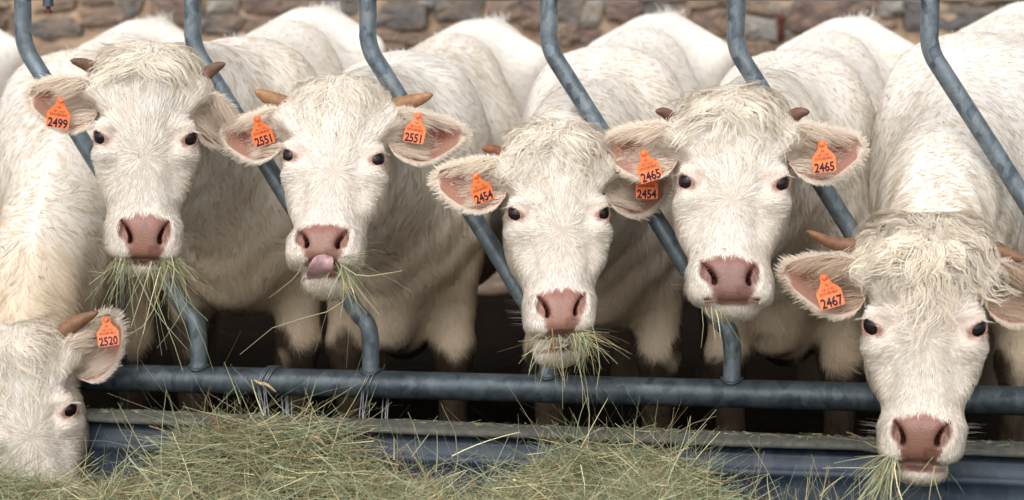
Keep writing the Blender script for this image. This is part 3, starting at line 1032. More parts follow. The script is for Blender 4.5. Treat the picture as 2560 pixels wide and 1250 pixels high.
def build_cow(c):
    rng = np.random.default_rng(c['seed'])
    jaw = c.get('jaw', 0.0)
    sc = c.get('size', 1.0)
    eye_px = c['eye']
    eye_w = at(eye_px[0], eye_px[1], c['depth'])
    face = math.atan2(eye_w[0] - CAM[0], eye_w[1] - CAM[1])     # direction to the viewer
    yaw = -face + math.radians(c.get('yaw', 0))
    R = (Matrix.Rotation(yaw, 3, 'Z') @ Matrix.Rotation(-math.radians(c.get('pitch', 0)), 3, 'X') @ Matrix.Rotation(math.radians(c.get('roll', 0)), 3, 'Y'))
    R = np.array(R)

    prop = np.array([c.get('hx', 1.0), 1.0, c.get('hz', 1.0)])

    def H2W(p):
        p = np.asarray(p, float); shp = (1, 3) if p.ndim == 1 else p.shape
        p = p.reshape(-1, 3)
        q_ = np.stack([vnoise(p * np.array([1, 1, 1.0]), 6.5, 200 + 7 * c['seed'] + k_) - 0.5 for k_ in range(3)], 1) * np.array([0.020, 0.014, 0.016])
        p = p + q_
        p[:, 0] *= 1 + c.get('muz', 0.0) * smooth(-0.09, -0.20, p[:, 2]) + (0.05 + c.get('brow', 0.0)) * smooth(0.03, 0.12, p[:, 2])
        return ((p * sc * prop) @ R.T + eye_w).reshape(shp)

    def Hd(v):
        return np.asarray(v) @ R.T
    sh = at(c['shoulder'][0], 300, c['shoulder'][1]); hp = at(c['hip'][0], 60, c['hip'][1])
    dv = hp[:2] - sh[:2]
    ang = math.atan2(dv[0], dv[1])
    hs_ = c.get('height', 1.0)
    Rb = np.array(Matrix.Rotation(-ang, 3, 'Z'))
    org = np.array([sh[0], sh[1], 0.0])

    def B2W(p):
        return (np.asarray(p) * hs_) @ Rb.T + org

    def W2B(p):
        return (np.asarray(p) - org) @ Rb / hs_
    root = empty('cow', tuple(org))
    tag(root, c['label'], 'cow', 'white cattle feeding through the barrier')

    # ---------------- body and head surfaces, one mesh
    Hv, Hf, Hn, D, Dorg = head_mesh(jaw)
    nk0 = W2B(H2W((0, 0.135, 0.075)))[0]; nk1 = W2B(H2W((0, 0.20, 0.00)))[0]
    crest = W2B(H2W((0, 0.14, 0.14)))[0]
    sh0 = np.array([0, 0.10, 1.02]); sh1 = np.array([0, 0.02, 0.84]); wth = np.array([0, 0.16, 1.17])
    mid = (nk0 + sh0) / 2
    neck = [(nk0, mid, 0.115, 0.165, 0.92, 0.08), (mid, sh0, 0.165, 0.235, 0.82, 0.10),
            (crest, wth, 0.075, 0.085, 1.0, 0.08), (nk1, sh1, 0.09, 0.16, 0.95, 0.10)]
    dl = (nk1 + sh1) / 2 + np.array([0, -0.02, -0.06])
    neck += [(nk1 + np.array([0, 0.02, -0.02]), dl, 0.05, 0.07, 0.8, 0.08), (dl, np.array([0, -0.12, 0.66]), 0.07, 0.08, 0.8, 0.08)]
    Bv, Bf = body_mesh(neck, rng, thick=c.get('thick', 1.0), bris=c.get('bris', 0.0))
    Bn = vnormals(Bv, Bf)
    BW = B2W(Bv); BNW = Bn @ Rb.T
    HW = H2W(Hv); HNW = vnormals(HW, Hf)
    # colours of the hide
    zz = Bv[:, 2]
    bn = vnoise(BW, 5, 11)
    Bc = mixc(WHITE * 0.88, TAN * 0.80, smooth(0.95, 0.55, zz + 0.25 * (bn - 0.5)) * 0.8 + 0.15 * bn)  # tan towards the legs: dirty coat colour with some shade painted in
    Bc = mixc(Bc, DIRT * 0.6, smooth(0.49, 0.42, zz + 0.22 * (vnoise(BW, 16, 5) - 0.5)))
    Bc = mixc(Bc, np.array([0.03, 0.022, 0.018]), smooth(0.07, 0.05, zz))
    pad, nos, eyer, lip = head_regions(Hv, jaw)
    nz_ = vnoise(Hv, 300, 4)
    Hc = np.repeat(np.array([[0.50, 0.43, 0.37]]), len(Hv), 0)
    Hc = mixc(Hc, np.array([0.60, 0.50, 0.43]), smooth(0.05, 0.03, np.sqrt((np.abs(Hv[:, 0]) - 0.103) ** 2 + (Hv[:, 2]) ** 2)))
    padc = mixc(np.array(c.get('nose', (0.21, 0.102, 0.075))), np.array(c.get('nose', (0.21, 0.102, 0.075))) * np.array([0.62, 0.55, 0.5]), smooth(0.55, 0.85, vnoise(Hv, 90, 6)) * 0.8)
    padc = mixc(padc, np.array([0.10, 0.05, 0.04]), smooth(0.80, 0.92, vnoise(Hv, 420, 8)) * 0.7)
    padc = mixc(padc, np.array([0.23, 0.095, 0.075]), 0.6 * smooth(-0.215, -0.20, Hv[:, 2]))
    Hc = mixc(Hc, padc, pad)
    Hc = mixc(Hc, np.array([0.24, 0.125, 0.105]), lip * (1 - pad))
    Hc = mixc(Hc, np.array([0.13, 0.052, 0.042]), nos)
    Hc = mixc(Hc, np.array([0.30, 0.16, 0.125]), eyer)
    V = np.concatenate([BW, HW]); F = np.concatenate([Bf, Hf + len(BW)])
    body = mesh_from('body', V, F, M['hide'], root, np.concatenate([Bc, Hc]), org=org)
    body.data.materials.append(M['nose'])
    fm = np.zeros(len(F), np.int32)
    bare = np.maximum(np.maximum(pad, lip), eyer)
    fm[len(Bf):] = (bare[Hf].mean(1) > 0.5)
    body.data.polygons.foreach_set('material_index', fm)
    if c.get('far'):
        return root

    # ---------------- eyes
    for s in (-1, 1):
        u_, v_ = np.meshgrid(np.linspace(0, np.pi, 13), np.linspace(0, 2 * np.pi, 18, endpoint=False), indexing='ij')
        ctr = np.array([s * 0.103, 0.033, -0.002])
        E = ctr + 0.0246 * np.stack([np.sin(u_) * np.cos(v_), np.sin(u_) * np.sin(v_), np.cos(u_)], -1).reshape(-1, 3)
        mesh_from('eye', H2W(E), grid_faces(13, 18, True)[:, ::-1], M['eye'], root, org=org)

    # ---------------- horns
    for s, (bx, bz, tx, tz, rad, curve) in zip((-1, 1), c['horns']):
        P0 = np.array([s * (bx - 0.035), 0.085, bz - 0.012]); P1 = np.array([s * bx, 0.085, bz]); P2 = np.array([s * (bx + tx) / 2, 0.072, (bz + tz) / 2 - curve]); P3 = np.array([s * tx, 0.055, tz])
        rad = rad * 1.12
        path = spline([P0, P1, P2, P3], 18)
        t = np.linspace(0, 1, 18)
        rr = rad * np.sqrt(np.clip(1.02 - t ** c.get('horn_pow', 4.0), 0.01, 1)) * (1 - 0.38 * t)
        rr = rr * (1 + 0.03 * np.sin(t * 60))
        HV, HF = tube(path, rr, 14)
        hc0, hc1 = np.array(c.get('horn_base', (0.24, 0.13, 0.075))), np.array(c.get('horn_tip', (0.2, 0.1, 0.05)))
        hc = mixc(hc0, hc1, np.concatenate([np.repeat(t, 14), [0, 1]]))
        mesh_from('horn', H2W(HV), HF if s > 0 else HF, M['horn'], root, hc, org=org)

    fur = Fur()
    # ---------------- ears
    for s, e in zip((-1, 1), c['ears']):
        base = np.array([s * 0.118, 0.098, 0.080])
        dirv = np.array([s * e[0], e[1], e[2]])
        inner, outer, d, up, fr = make_ear(s, base, dirv, (s * e[3], 0, 1), length=EARL * (e[4] if len(e) > 4 else 1.0), width=EARW * (e[4] if len(e) > 4 else 1.0))
        nu_, nv_ = inner.shape[:2]
        Vi, Vo = inner.reshape(-1, 3), outer.reshape(-1, 3)
        Fg = grid_faces(nu_, nv_)
        rim = np.concatenate([np.arange(nu_) * nv_, (nu_ - 1) * nv_ + np.arange(1, nv_), (np.arange(nu_ - 2, -1, -1)) * nv_ + nv_ - 1])
        n0 = nu_ * nv_
        Fr = np.stack([rim[:-1], rim[1:], rim[1:] + n0, rim[:-1] + n0], 1)
        Va = np.concatenate([Vi, Vo])
        Fa = np.concatenate([Fg, Fg[:, ::-1] + n0, Fr])
        u = np.repeat(np.linspace(0, 1, nu_), nv_); v = np.tile(np.linspace(-1, 1, nv_), nu_)
        pink = np.array([0.36, 0.19, 0.14]); deep = np.array([0.25, 0.08, 0.05])
        ci = mixc(np.repeat((CREAM * 0.85)[None], len(u), 0), pink, smooth(1.0, 0.88, np.abs(v)) * smooth(1.0, 0.95, u))
        ci = mixc(ci, deep, smooth(0.50, 0.05, np.abs(v - 0.22)) * smooth(0.95, 0.7, u) * 0.9)
        co = np.repeat((CREAM * 0.85)[None], len(u), 0)
        mesh_from('ear', H2W(Va), Fa, M['hide'], root, np.concatenate([ci, co]), org=org)

        def on(uu, vv):
            i = np.clip(uu * (nu_ - 1), 0, nu_ - 1.001); j = np.clip((vv + 1) / 2 * (nv_ - 1), 0, nv_ - 1.001)
            i0, j0 = i.astype(int), j.astype(int)
            fi, fj = (i - i0)[:, None], (j - j0)[:, None]
            return (inner[i0, j0] * (1 - fi) * (1 - fj) + inner[i0 + 1, j0] * fi * (1 - fj) + inner[i0, j0 + 1] * (1 - fi) * fj + inner[i0 + 1, j0 + 1] * fi * fj)
        ec = np.array(c.get('earhair', (0.71, 0.59, 0.48)))
        # fringe along both edges
        n = 1500
        uu = rng.random(n) ** 0.9; vv = np.where(rng.random(n) < 0.55, 1, -1) * (1 - 0.10 * rng.random(n))
        Rr = on(uu, vv)
        outw = up * np.sign(vv)[:, None] * (1 - 0.5 * uu ** 2)[:, None] + d * (0.45 + 0.6 * uu ** 2)[:, None] + (rng.random((n, 3)) - 0.5) * 0.35
        nn = np.repeat(fr[None], n, 0)
        fur.strands(H2W(Rr), Hd(nn), Hd(outw), (0.005 + 0.010 * rng.random(n)) * sc, 0.0008 + 0.0005 * rng.random(n), strand_tint(np.repeat(mixc(CREAM, ec, np.array([0.4])), n, 0), rng), rng, lift=0.15, k=3, wave=0.0006)
        # long hair inside, growing from the upper edge and from the base
        n = 1000
        bs = rng.random(n) < 0.72
        uu = np.where(bs, 0.02 + 0.25 * rng.random(n), 0.05 + 0.6 * rng.random(n))
        vv = np.where(bs, -0.75 + 1.7 * rng.random(n), 0.75 + 0.24 * rng.random(n))
        Rr = on(uu, vv)
        dr = d * (0.9 + 0.3 * rng.random(n))[:, None] - up * (0.15 + 0.65 * (vv > 0.3) * rng.random(n) + 0.15)[:, None] + (rng.random((n, 3)) - 0.5) * 0.3
        fur.strands(H2W(Rr), Hd(np.repeat(fr[None], n, 0)), Hd(dr), (0.04 + 0.05 * rng.random(n)) * sc, 0.0009 + 0.0006 * rng.random(n), strand_tint(np.repeat(ec[None], n, 0), rng, 0.14), rng, lift=0.34, k=6, wave=0.002, droop=0.8, clump=0.6, cell=0.012)
        # short down over the inner side
        n = 1300
        uu = rng.random(n); vv = (rng.random(n) - 0.5) * 1.8
        Rr = on(uu, vv)
        dr = d[None] * 0.8 + up * (vv)[:, None] * 0.7 + (rng.random((n, 3)) - 0.5) * 0.5
        fur.strands(H2W(Rr), Hd(np.repeat(fr[None], n, 0)), Hd(dr), (0.012 + 0.012 * rng.random(n)) * sc, 0.0008 + 0.0005 * rng.random(n), strand_tint(np.repeat(mixc(ec, np.array([0.70, 0.45, 0.36]), np.array([0.35])), n, 0), rng, 0.14), rng, k=3, lift=0.35)
        # back of the ear
        n = 1500
        uu = rng.random(n); vv = (rng.random(n) - 0.5) * 2
        Rr = on(uu, vv) - fr * 0.012
        dr = d[None] + up * vv[:, None] * 0.4 + (rng.random((n, 3)) - 0.5) * 0.4
        fur.strands(H2W(Rr), Hd(np.repeat(-fr[None], n, 0)), Hd(dr), (0.018 + 0.016 * rng.random(n)) * sc, 0.0016 + 0.0010 * rng.random(n), strand_tint(np.repeat(CREAM[None], n, 0), rng), rng, k=3, lift=0.3)
        c.setdefault('_ear', {})[s] = (on, fr)

    # ---------------- short hair of the head
    wz = c.get('whorl', -0.045)
    front = Hv[:, 1] < 0.24
    dens = np.clip(1 - 1.5 * np.maximum(np.maximum(pad, lip), np.maximum(nos, eyer)), 0, 1) * front
    near_eye = np.sqrt((np.abs(Hv[:, 0]) - 0.103) ** 2 + (Hv[:, 1] - 0.03) ** 2 + Hv[:, 2] ** 2)
    wr_ = np.hypot(Hv[:, 0], Hv[:, 2] - wz) * 1.0
    dens = dens * (1 - 0.65 * np.exp(-(wr_ / 0.016) ** 2) * (Hv[:, 1] < 0.03))
    n = c.get('nface', 26000)
    Rp, Rn = sample_surface(Hv, Hf, Hn, n, rng, dens)
    cur = c.get('curl', 0.3)
    rel = Rp - np.array([0, -0.005, wz])
    rad = np.stack([rel[:, 0] * 1.0, rel[:, 1] * 0.25, rel[:, 2] * 1.15], 1)
    rad = unit(rad)
    downf = smooth(-0.14, -0.20, Rp[:, 2])
    dirs = rad * (1 - 0.2 * downf)[:, None] + np.array([0, 0, -0.5]) * downf[:, None]
    # side of the face grows back and down
    sidef = smooth(0.05, 0.10, Rp[:, 1])
    dirs = dirs * (1 - 0.65 * sidef)[:, None] + np.array([0, 0.6, -0.45]) * sidef[:, None]
    jn = np.stack([vnoise(Rp, 55, k) - 0.5 for k in (31, 32, 33)], 1)
    fh = smooth(-0.02, 0.06, Rp[:, 2]) * smooth(0.10, 0.05, Rp[:, 1])
    dirs = dirs + jn * (0.5 + 1.2 * cur * fh)[:, None] + (rng.random((n, 3)) - 0.5) * 0.22
    ed = np.sqrt((np.abs(Rp[:, 0]) - 0.103) ** 2 + (Rp[:, 1] - 0.03) ** 2 + Rp[:, 2] ** 2)
    Lf = 0.013 + 0.007 * rng.random(n) + (0.012 + 0.022 * cur) * fh * smooth(0.02, 0.06, ed) + 0.012 * sidef
    Lf = Lf + 0.009 * np.exp(-((np.hypot(Rp[:, 0], Rp[:, 2] - wz) - 0.02) / 0.035) ** 2)
    Lf = Lf * (0.45 + 0.55 * smooth(0.028, 0.05, ed)) * (0.5 + 0.5 * smooth(-0.27, -0.18, Rp[:, 2]) + 0.25 * (Rp[:, 1] > 0.05))
    wl = 0.00085 + 0.0007 * rng.random(n) + 0.0002 * fh
    cl_ = mixc(np.repeat(WHITE[None] * 1.05, n, 0), np.array(c.get('cream', CREAM)), smooth(0.015, 0.08, Rp[:, 1]) * 0.95 + 0.30 * vnoise(Rp, 18, 41) + 0.5 * fh * smooth(0.4, 0.7, vnoise(Rp, 30, 42)))
    cl_ = mixc(cl_, TAN, 0.45 * smooth(0.06, 0.20, Rp[:, 1]) + c.get('tan', 0.0) * (smooth(0.35, 0.75, vnoise(Rp, 40, 44)) * (0.4 + 0.6 * fh)))
    cl_ = mixc(cl_, np.array([0.50, 0.44, 0.37]), 0.28 * smooth(0.62, 0.85, vnoise(Rp * np.array([3.0, 1, 1.0]), 60, 47)))
    cl_ = mixc(cl_, np.array([0.72, 0.58, 0.50]), 0.35 * smooth(0.034, 0.027, ed))
    fur.strands(H2W(Rp), Hd(Rn), Hd(dirs), Lf * sc, wl * sc, strand_tint(cl_, rng, 0.09), rng, lift=0.20, k=3, wave=0.0012 * cur * fh + 0.0003, roll=0.3, clump=0.7, cell=0.0095, ctint=0.21)

    # ---------------- long hair from the poll, over the forehead
    nf, fl, fcurl = c.get('fore', (700, 0.09, 0.006)); nf = int(nf * 1.7)
    pw = np.exp(-(((Hv[:, 2] - 0.185) / 0.035) ** 2)) * (Hv[:, 1] < 0.15) * np.exp(-(Hv[:, 0] / 0.085) ** 2)
    pw = pw + c.get('fore_low', 0.15) * smooth(0.02, 0.09, Hv[:, 2]) * (Hv[:, 1] < 0.07) * (np.abs(Hv[:, 0]) < 0.105)
    Rp, Rn = sample_surface(Hv, Hf, Hn, nf, rng, pw)
    k = 11
    nf_ = nf
    pc_ = np.array([c.get('part', 0.0), 0.06, 0.20])
    sx_ = np.sign(Rp[:, :1] - pc_[0] + (rng.random((nf, 1)) - 0.5) * 0.03)
    dr = (Rp - pc_) * np.array([1.0, 0.3, 0.6]) + np.concatenate([sx_ * c.get('sweep', 0.05), np.full((nf, 1), -0.006), np.full((nf, 1), -0.02)], 1)
    hi = (Rp[:, 2] > 0.20) & (rng.random(nf) < c.get('upright', 0.18))
    dr[hi] = dr[hi] * np.array([1.6, 0, 0]) + np.array([0, -0.01, 0.035])
    dr = unit(dr)
    cln = np.stack([vnoise(Rp, 26, q_) - 0.5 for q_ in (51, 52, 53)], 1)
    dr = unit(dr + cln * c.get('messy', 0.7) + (rng.random((nf, 3)) - 0.5) * 0.15)
    Lq = fl * (0.5 + 0.7 * rng.random(nf))
    P = Rp.copy(); pts = [P.copy()]
    ph = vnoise(Rp, 22, 61) * 12.5 + rng.random(nf) * 0.5
    hgt = 0.003 + (0.012 + c.get('puff', 0.0)) * vnoise(Rp, 40, 63)
    for j in range(1, k):
        t = j / (k - 1)
        Nn = sdf_grad(D, Dorg, P)
        Dd = dr - Nn * (dr * Nn).sum(1, keepdims=True)
        Ss = np.cross(unit(Dd), Nn)
        stp = unit(Dd) + Ss * (fcurl / 0.006 * 0.75 * np.cos(ph + t * (5.0 + 60 * fcurl * 10)))[:, None]
        P = P + unit(stp) * (Lq / (k - 1))[:, None]
        dr = unit(dr + np.array([0, 0, -c.get('fall', 0.10)]))
        dcur = sdf_sample(D, Dorg, P)
        tgt = np.where(hi, np.maximum(dcur, 0.004 + 0.03 * t), hgt * np.sin(np.pi * min(1, t * 0.9 + 0.12)))
        push = np.clip(tgt - dcur, -0.006, 0.02)
        P = P + sdf_grad(D, Dorg, P) * push[:, None]
        pts.append(P.copy())
    PP = np.stack(pts, 1)
    q_ = np.floor((Rp + (rng.random(Rp.shape) - 0.5) * 0.010) / c.get('lock', 0.017)).astype(np.int64)
    _, first, inv = np.unique(q_[:, 0] * 73856093 + q_[:, 1] * 19349663 + q_[:, 2] * 83492791, return_index=True, return_inverse=True)
    g = first[inv]
    m_ = (np.linspace(0, 1, k) ** 0.7 * 0.9)[None, :, None]
    ltint = 1 + (rng.random(len(first))[inv] - 0.6)[:, None] * c.get('locktint', 0.25)
    PP = PP * (1 - m_) + (PP[g] + (Rp - Rp[g])[:, None] * 0.35) * m_
    ok = (np.sqrt((np.abs(PP[..., 0]) - 0.103) ** 2 + (PP[..., 1] - 0.02) ** 2 + (PP[..., 2] + 0.002) ** 2) > 0.042).all(1)
    PP, Rp, Rn, ltint, nf = PP[ok], Rp[ok], Rn[ok], ltint[ok], int(ok.sum())
    tang = unit(PP[:, -1] - PP[:, 0])
    sv = unit(np.cross(tang, Rn) + (rng.random((nf, 3)) - 0.5) * 0.6)
    cl_ = mixc(np.repeat(CREAM[None] * 1.1, nf, 0), np.array([0.78, 0.69, 0.56]), 0.45 * smooth(0.3, 0.7, vnoise(Rp, 50, 71)))
    cl_ = mixc(cl_, np.array([0.50, 0.42, 0.32]), c.get('tan', 0.0) * 0.5 * rng.random(nf) + 0.25 * (rng.random(nf) < 0.12))
    nsh = unit(Rn + np.cross(tang, Rn) * ((rng.random(nf) - 0.5) * 1.2)[:, None])
    fore = Fur()
    fore.add(H2W(PP), Hd(nsh), Hd(sv), (0.0010 + 0.0008 * rng.random(nf)) * sc, np.clip(strand_tint(cl_, rng, 0.10) * ltint, 0.02, 0.92), 0.7)
    fore.build('forelock', root, org)

    # lashes and whiskers
    for s in (-1, 1):
        n = 26
        a = rng.random(n)
        Rr = np.stack([s * (0.112 + 0.017 * a), 0.008 + 0.020 * a, 0.0165 - 0.004 * a], 1)
        dr = np.stack([s * (0.8 + 0.6 * a), -0.55 + 0.3 * a, 0.05 - 0.25 * a], 1) + (rng.random((n, 3)) - 0.5) * 0.3
        nn = np.repeat(np.array([[0, -0.3, 1.0]]), n, 0)
        fur.strands(H2W(Rr), Hd(unit(nn)), Hd(dr), (0.013 + 0.012 * rng.random(n)) * sc, np.full(n, 0.0008), strand_tint(np.repeat(WHITE[None], n, 0), rng, 0.04), rng, lift=-0.25, droop=0.2)
        n = 26
        Rr = np.stack([s * (0.075 + 0.018 * rng.random(n)), 0.03 + 0.03 * rng.random(n), -0.20 - 0.075 * rng.random(n)], 1)
        dr = np.stack([s * np.ones(n), -0.2 + 0.5 * rng.random(n), -0.35 + 0.6 * rng.random(n)], 1)
        nn = np.repeat(np.array([[0, 0, 1.0]]), n, 0)
        fur.strands(H2W(Rr), Hd(nn), Hd(dr), (0.03 + 0.035 * rng.random(n)) * sc, np.full(n, 0.0008), np.repeat(WHITE[None] * 0.9, n, 0), rng, lift=0.2, k=5)
    fur.build('head_hair', root, org)

    # ---------------- coat of the body
    coat = Fur()
    view = unit(CAM - BW)
    fac = (BNW * view).sum(1)
    inb = Bv[:, 2] > 0.20
    proj = BW - CAM
    px = 1280 + FPX * proj[:, 0] / proj[:, 1]
    vis = smooth(-0.55, -0.15, fac) * inb * ((px > -250) & (px < 2810)) * (0.4 + 0.6 * (Bv[:, 1] < 0.9))
    n = c.get('ncoat', 26000) * 5 // 4
    Rp, Rn = sample_surface(BW, Bf, BNW, n, rng, vis)
    pl = W2B(Rp)
    ax = np.zeros((n, 3)); ax[:, 1] = 0.55; ax[:, 2] = -0.65; ax[:, 0] = np.sign(pl[:, 0]) * 0.25
    topf = smooth(0.15, 0.02, np.abs(pl[:, 0])) * smooth(0.9, 1.15, pl[:, 2])
    ax[:, 1] += 0.4 * topf; ax[:, 2] += 0.2 * topf
    nkf = smooth(0.10, -0.20, pl[:, 1])
    ax[:, 1] = ax[:, 1] * (1 - nkf) + nkf * 0.25; ax[:, 2] = ax[:, 2] * (1 - nkf) - 0.8 * nkf
    dirs = ax @ Rb.T
    cl1 = np.stack([vnoise(Rp, 9, q_) - 0.5 for q_ in (81, 82, 83)], 1)
    cl2 = np.stack([vnoise(Rp, 32, q_) - 0.5 for q_ in (84, 85, 86)], 1)
    dirs = dirs + cl1 * 1.1 + cl2 * 0.55 + (rng.random((n, 3)) - 0.5) * 0.16
    bn = vnoise(Rp, 4.5, 11 + c['seed'])
    low = smooth(1.06, 0.62, pl[:, 2] + 0.30 * (bn - 0.5) + 0.25 * smooth(0.3, 0.8, pl[:, 1]))  # lower coat turns tan: its dirty colour plus some painted shade
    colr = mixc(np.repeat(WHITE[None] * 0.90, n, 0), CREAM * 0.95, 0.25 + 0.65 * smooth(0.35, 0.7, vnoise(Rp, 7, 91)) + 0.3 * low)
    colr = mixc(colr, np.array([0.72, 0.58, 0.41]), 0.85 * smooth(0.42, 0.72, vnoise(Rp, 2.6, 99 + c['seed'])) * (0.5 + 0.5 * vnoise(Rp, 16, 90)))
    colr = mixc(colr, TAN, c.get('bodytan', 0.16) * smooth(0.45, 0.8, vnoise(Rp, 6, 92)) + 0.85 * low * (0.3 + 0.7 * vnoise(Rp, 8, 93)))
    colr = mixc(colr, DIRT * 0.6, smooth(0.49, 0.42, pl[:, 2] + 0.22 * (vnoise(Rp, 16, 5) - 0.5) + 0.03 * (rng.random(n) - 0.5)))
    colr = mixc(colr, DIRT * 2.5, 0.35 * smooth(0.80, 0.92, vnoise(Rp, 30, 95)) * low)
    Lc = (0.014 + 0.010 * rng.random(n)) * (0.75 + 0.25 * smooth(0.45, 0.8, pl[:, 2])) + 0.008 * smooth(0.5, 0.65, vnoise(Rp, 5, 97))
    Lc = Lc + 0.016 * low * vnoise(Rp, 9, 77)
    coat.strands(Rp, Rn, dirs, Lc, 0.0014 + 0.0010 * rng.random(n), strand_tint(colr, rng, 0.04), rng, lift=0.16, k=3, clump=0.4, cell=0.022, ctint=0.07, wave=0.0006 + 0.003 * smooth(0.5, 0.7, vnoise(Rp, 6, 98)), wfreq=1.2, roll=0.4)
    # tufts standing along the spine and on the tail head
    n = 420
    yy = rng.random(n) * 1.55 + 0.05
    sp = np.abs(Bv[:, 0]) < 0.05
    zt_ = np.interp(yy, np.linspace(0.05, 1.6, 25), [Bv[sp & (np.abs(Bv[:, 1] - q_) < 0.04), 2].max() for q_ in np.linspace(0.05, 1.6, 25)])
    Rr = np.stack([(rng.random(n) - 0.5) * 0.08, yy, zt_ - 0.004], 1)
    dr = np.stack([(rng.random(n) - 0.5) * 1.2, 0.5 + 0.4 * rng.random(n), 0.2 + 0 * yy], 1)
    L = 0.010 + 0.022 * rng.random(n) ** 2 + 0.03 * (yy > 1.5)
    coat.strands(B2W(Rr), np.repeat(UZ[None], n, 0), dr @ Rb.T, L, 0.0012 + 0.0008 * rng.random(n), strand_tint(np.repeat(WHITE[None], n, 0), rng, 0.06), rng, lift=0.9, droop=0.35, wave=0.002)
    n = 90
    Rp, Rn = sample_surface(BW, Bf, BNW, n, rng, vis * (Bv[:, 2] > 0.6))
    pick = rng.random(n)
    bc = np.where((pick < 0.45)[:, None], np.array([[0.10, 0.075, 0.05]]), np.where((pick < 0.75)[:, None], np.array([[0.45, 0.36, 0.20]]), np.array([[0.24, 0.17, 0.10]])))
    coat.strands(Rp + Rn * 0.006, Rn, rng.normal(size=(n, 3)), 0.006 + 0.022 * rng.random(n) ** 2, 0.0014 + 0.001 * rng.random(n), bc, rng, lift=0.15, wave=0.001)
    n = 26
    Rp, Rn = sample_surface(Hv, Hf, Hn, n, rng, dens * (Hv[:, 1] < 0.08))
    bc = np.where((rng.random(n) < 0.6)[:, None], np.array([[0.13, 0.10, 0.07]]), np.array([[0.36, 0.30, 0.17]]))
    coat.strands(H2W(Rp + Rn * 0.004), Hd(Rn), rng.normal(size=(n, 3)), 0.004 + 0.014 * rng.random(n) ** 2, 0.0011 + 0.0006 * rng.random(n), bc, rng, lift=0.1)
    coat.build('coat', root, org)

    # ---------------- tongue
    if 'tongue' in c:
        path = spline(c['tongue'], 20)
        t = np.linspace(0, 1, 20)
        TV, TF = tube(path, 0.031 * np.sqrt(np.clip(1.03 - t ** 3, 0.02, 1)), 16, flat=(1, 0.1, 0.1))
        # flatten across the path
        cen = np.repeat(path, 16, 0); cen = np.concatenate([cen, path[:1], path[-1:]])
        dv_ = TV - cen
        tg = unit(np.gradient(path, axis=0)); tg = np.concatenate([np.repeat(tg, 16, 0), tg[:1], tg[-1:]])
        thin = unit(np.cross(tg, np.array([[1.0, 0, 0.15]])))
        wid = (dv_ * np.array([[1.0, 0, 0.15]])).sum(1, keepdims=True)
        TV = cen + dv_ - thin * (dv_ * thin).sum(1, keepdims=True) * 0.86 - np.array([[0, -1.0, 0.3]]) * 0.006 * np.exp(-(wid / 0.008) ** 2)
        mesh_from('tongue', H2W(TV), TF, M['tongue'], root, org=org)

    # ---------------- ear tags
    for (tx, ty, rot, txt, ytag, sway) in c.get('tags', []):
        make_tag(c, root, org, R, eye_w, sc, tx, ty, rot, txt, ytag, sway)
    c['_H2W'], c['_org'], c['_R'] = H2W, org, R
    return root


def text_mesh(txt, size, bold=0.0):
    cu = bpy.data.curves.new('txt', 'FONT')
    cu.body = txt
    cu.size = size
    cu.align_x = 'CENTER'
    cu.offset = bold
    cu.resolution_u = 3
    ob = bpy.data.objects.new('txt', cu)
    COL.objects.link(ob)
    dg = bpy.context.evaluated_depsgraph_get()
    me = ob.evaluated_get(dg).to_mesh()
    V = np.array([v.co[:] for v in me.vertices])
    T = []
    me.calc_loop_triangles()
    for t in me.loop_triangles:
        T.append(tuple(t.vertices))
    ob.evaluated_get(dg).to_mesh_clear()
    bpy.data.objects.remove(ob)
    bpy.data.curves.remove(cu)
    return V, np.array(T)


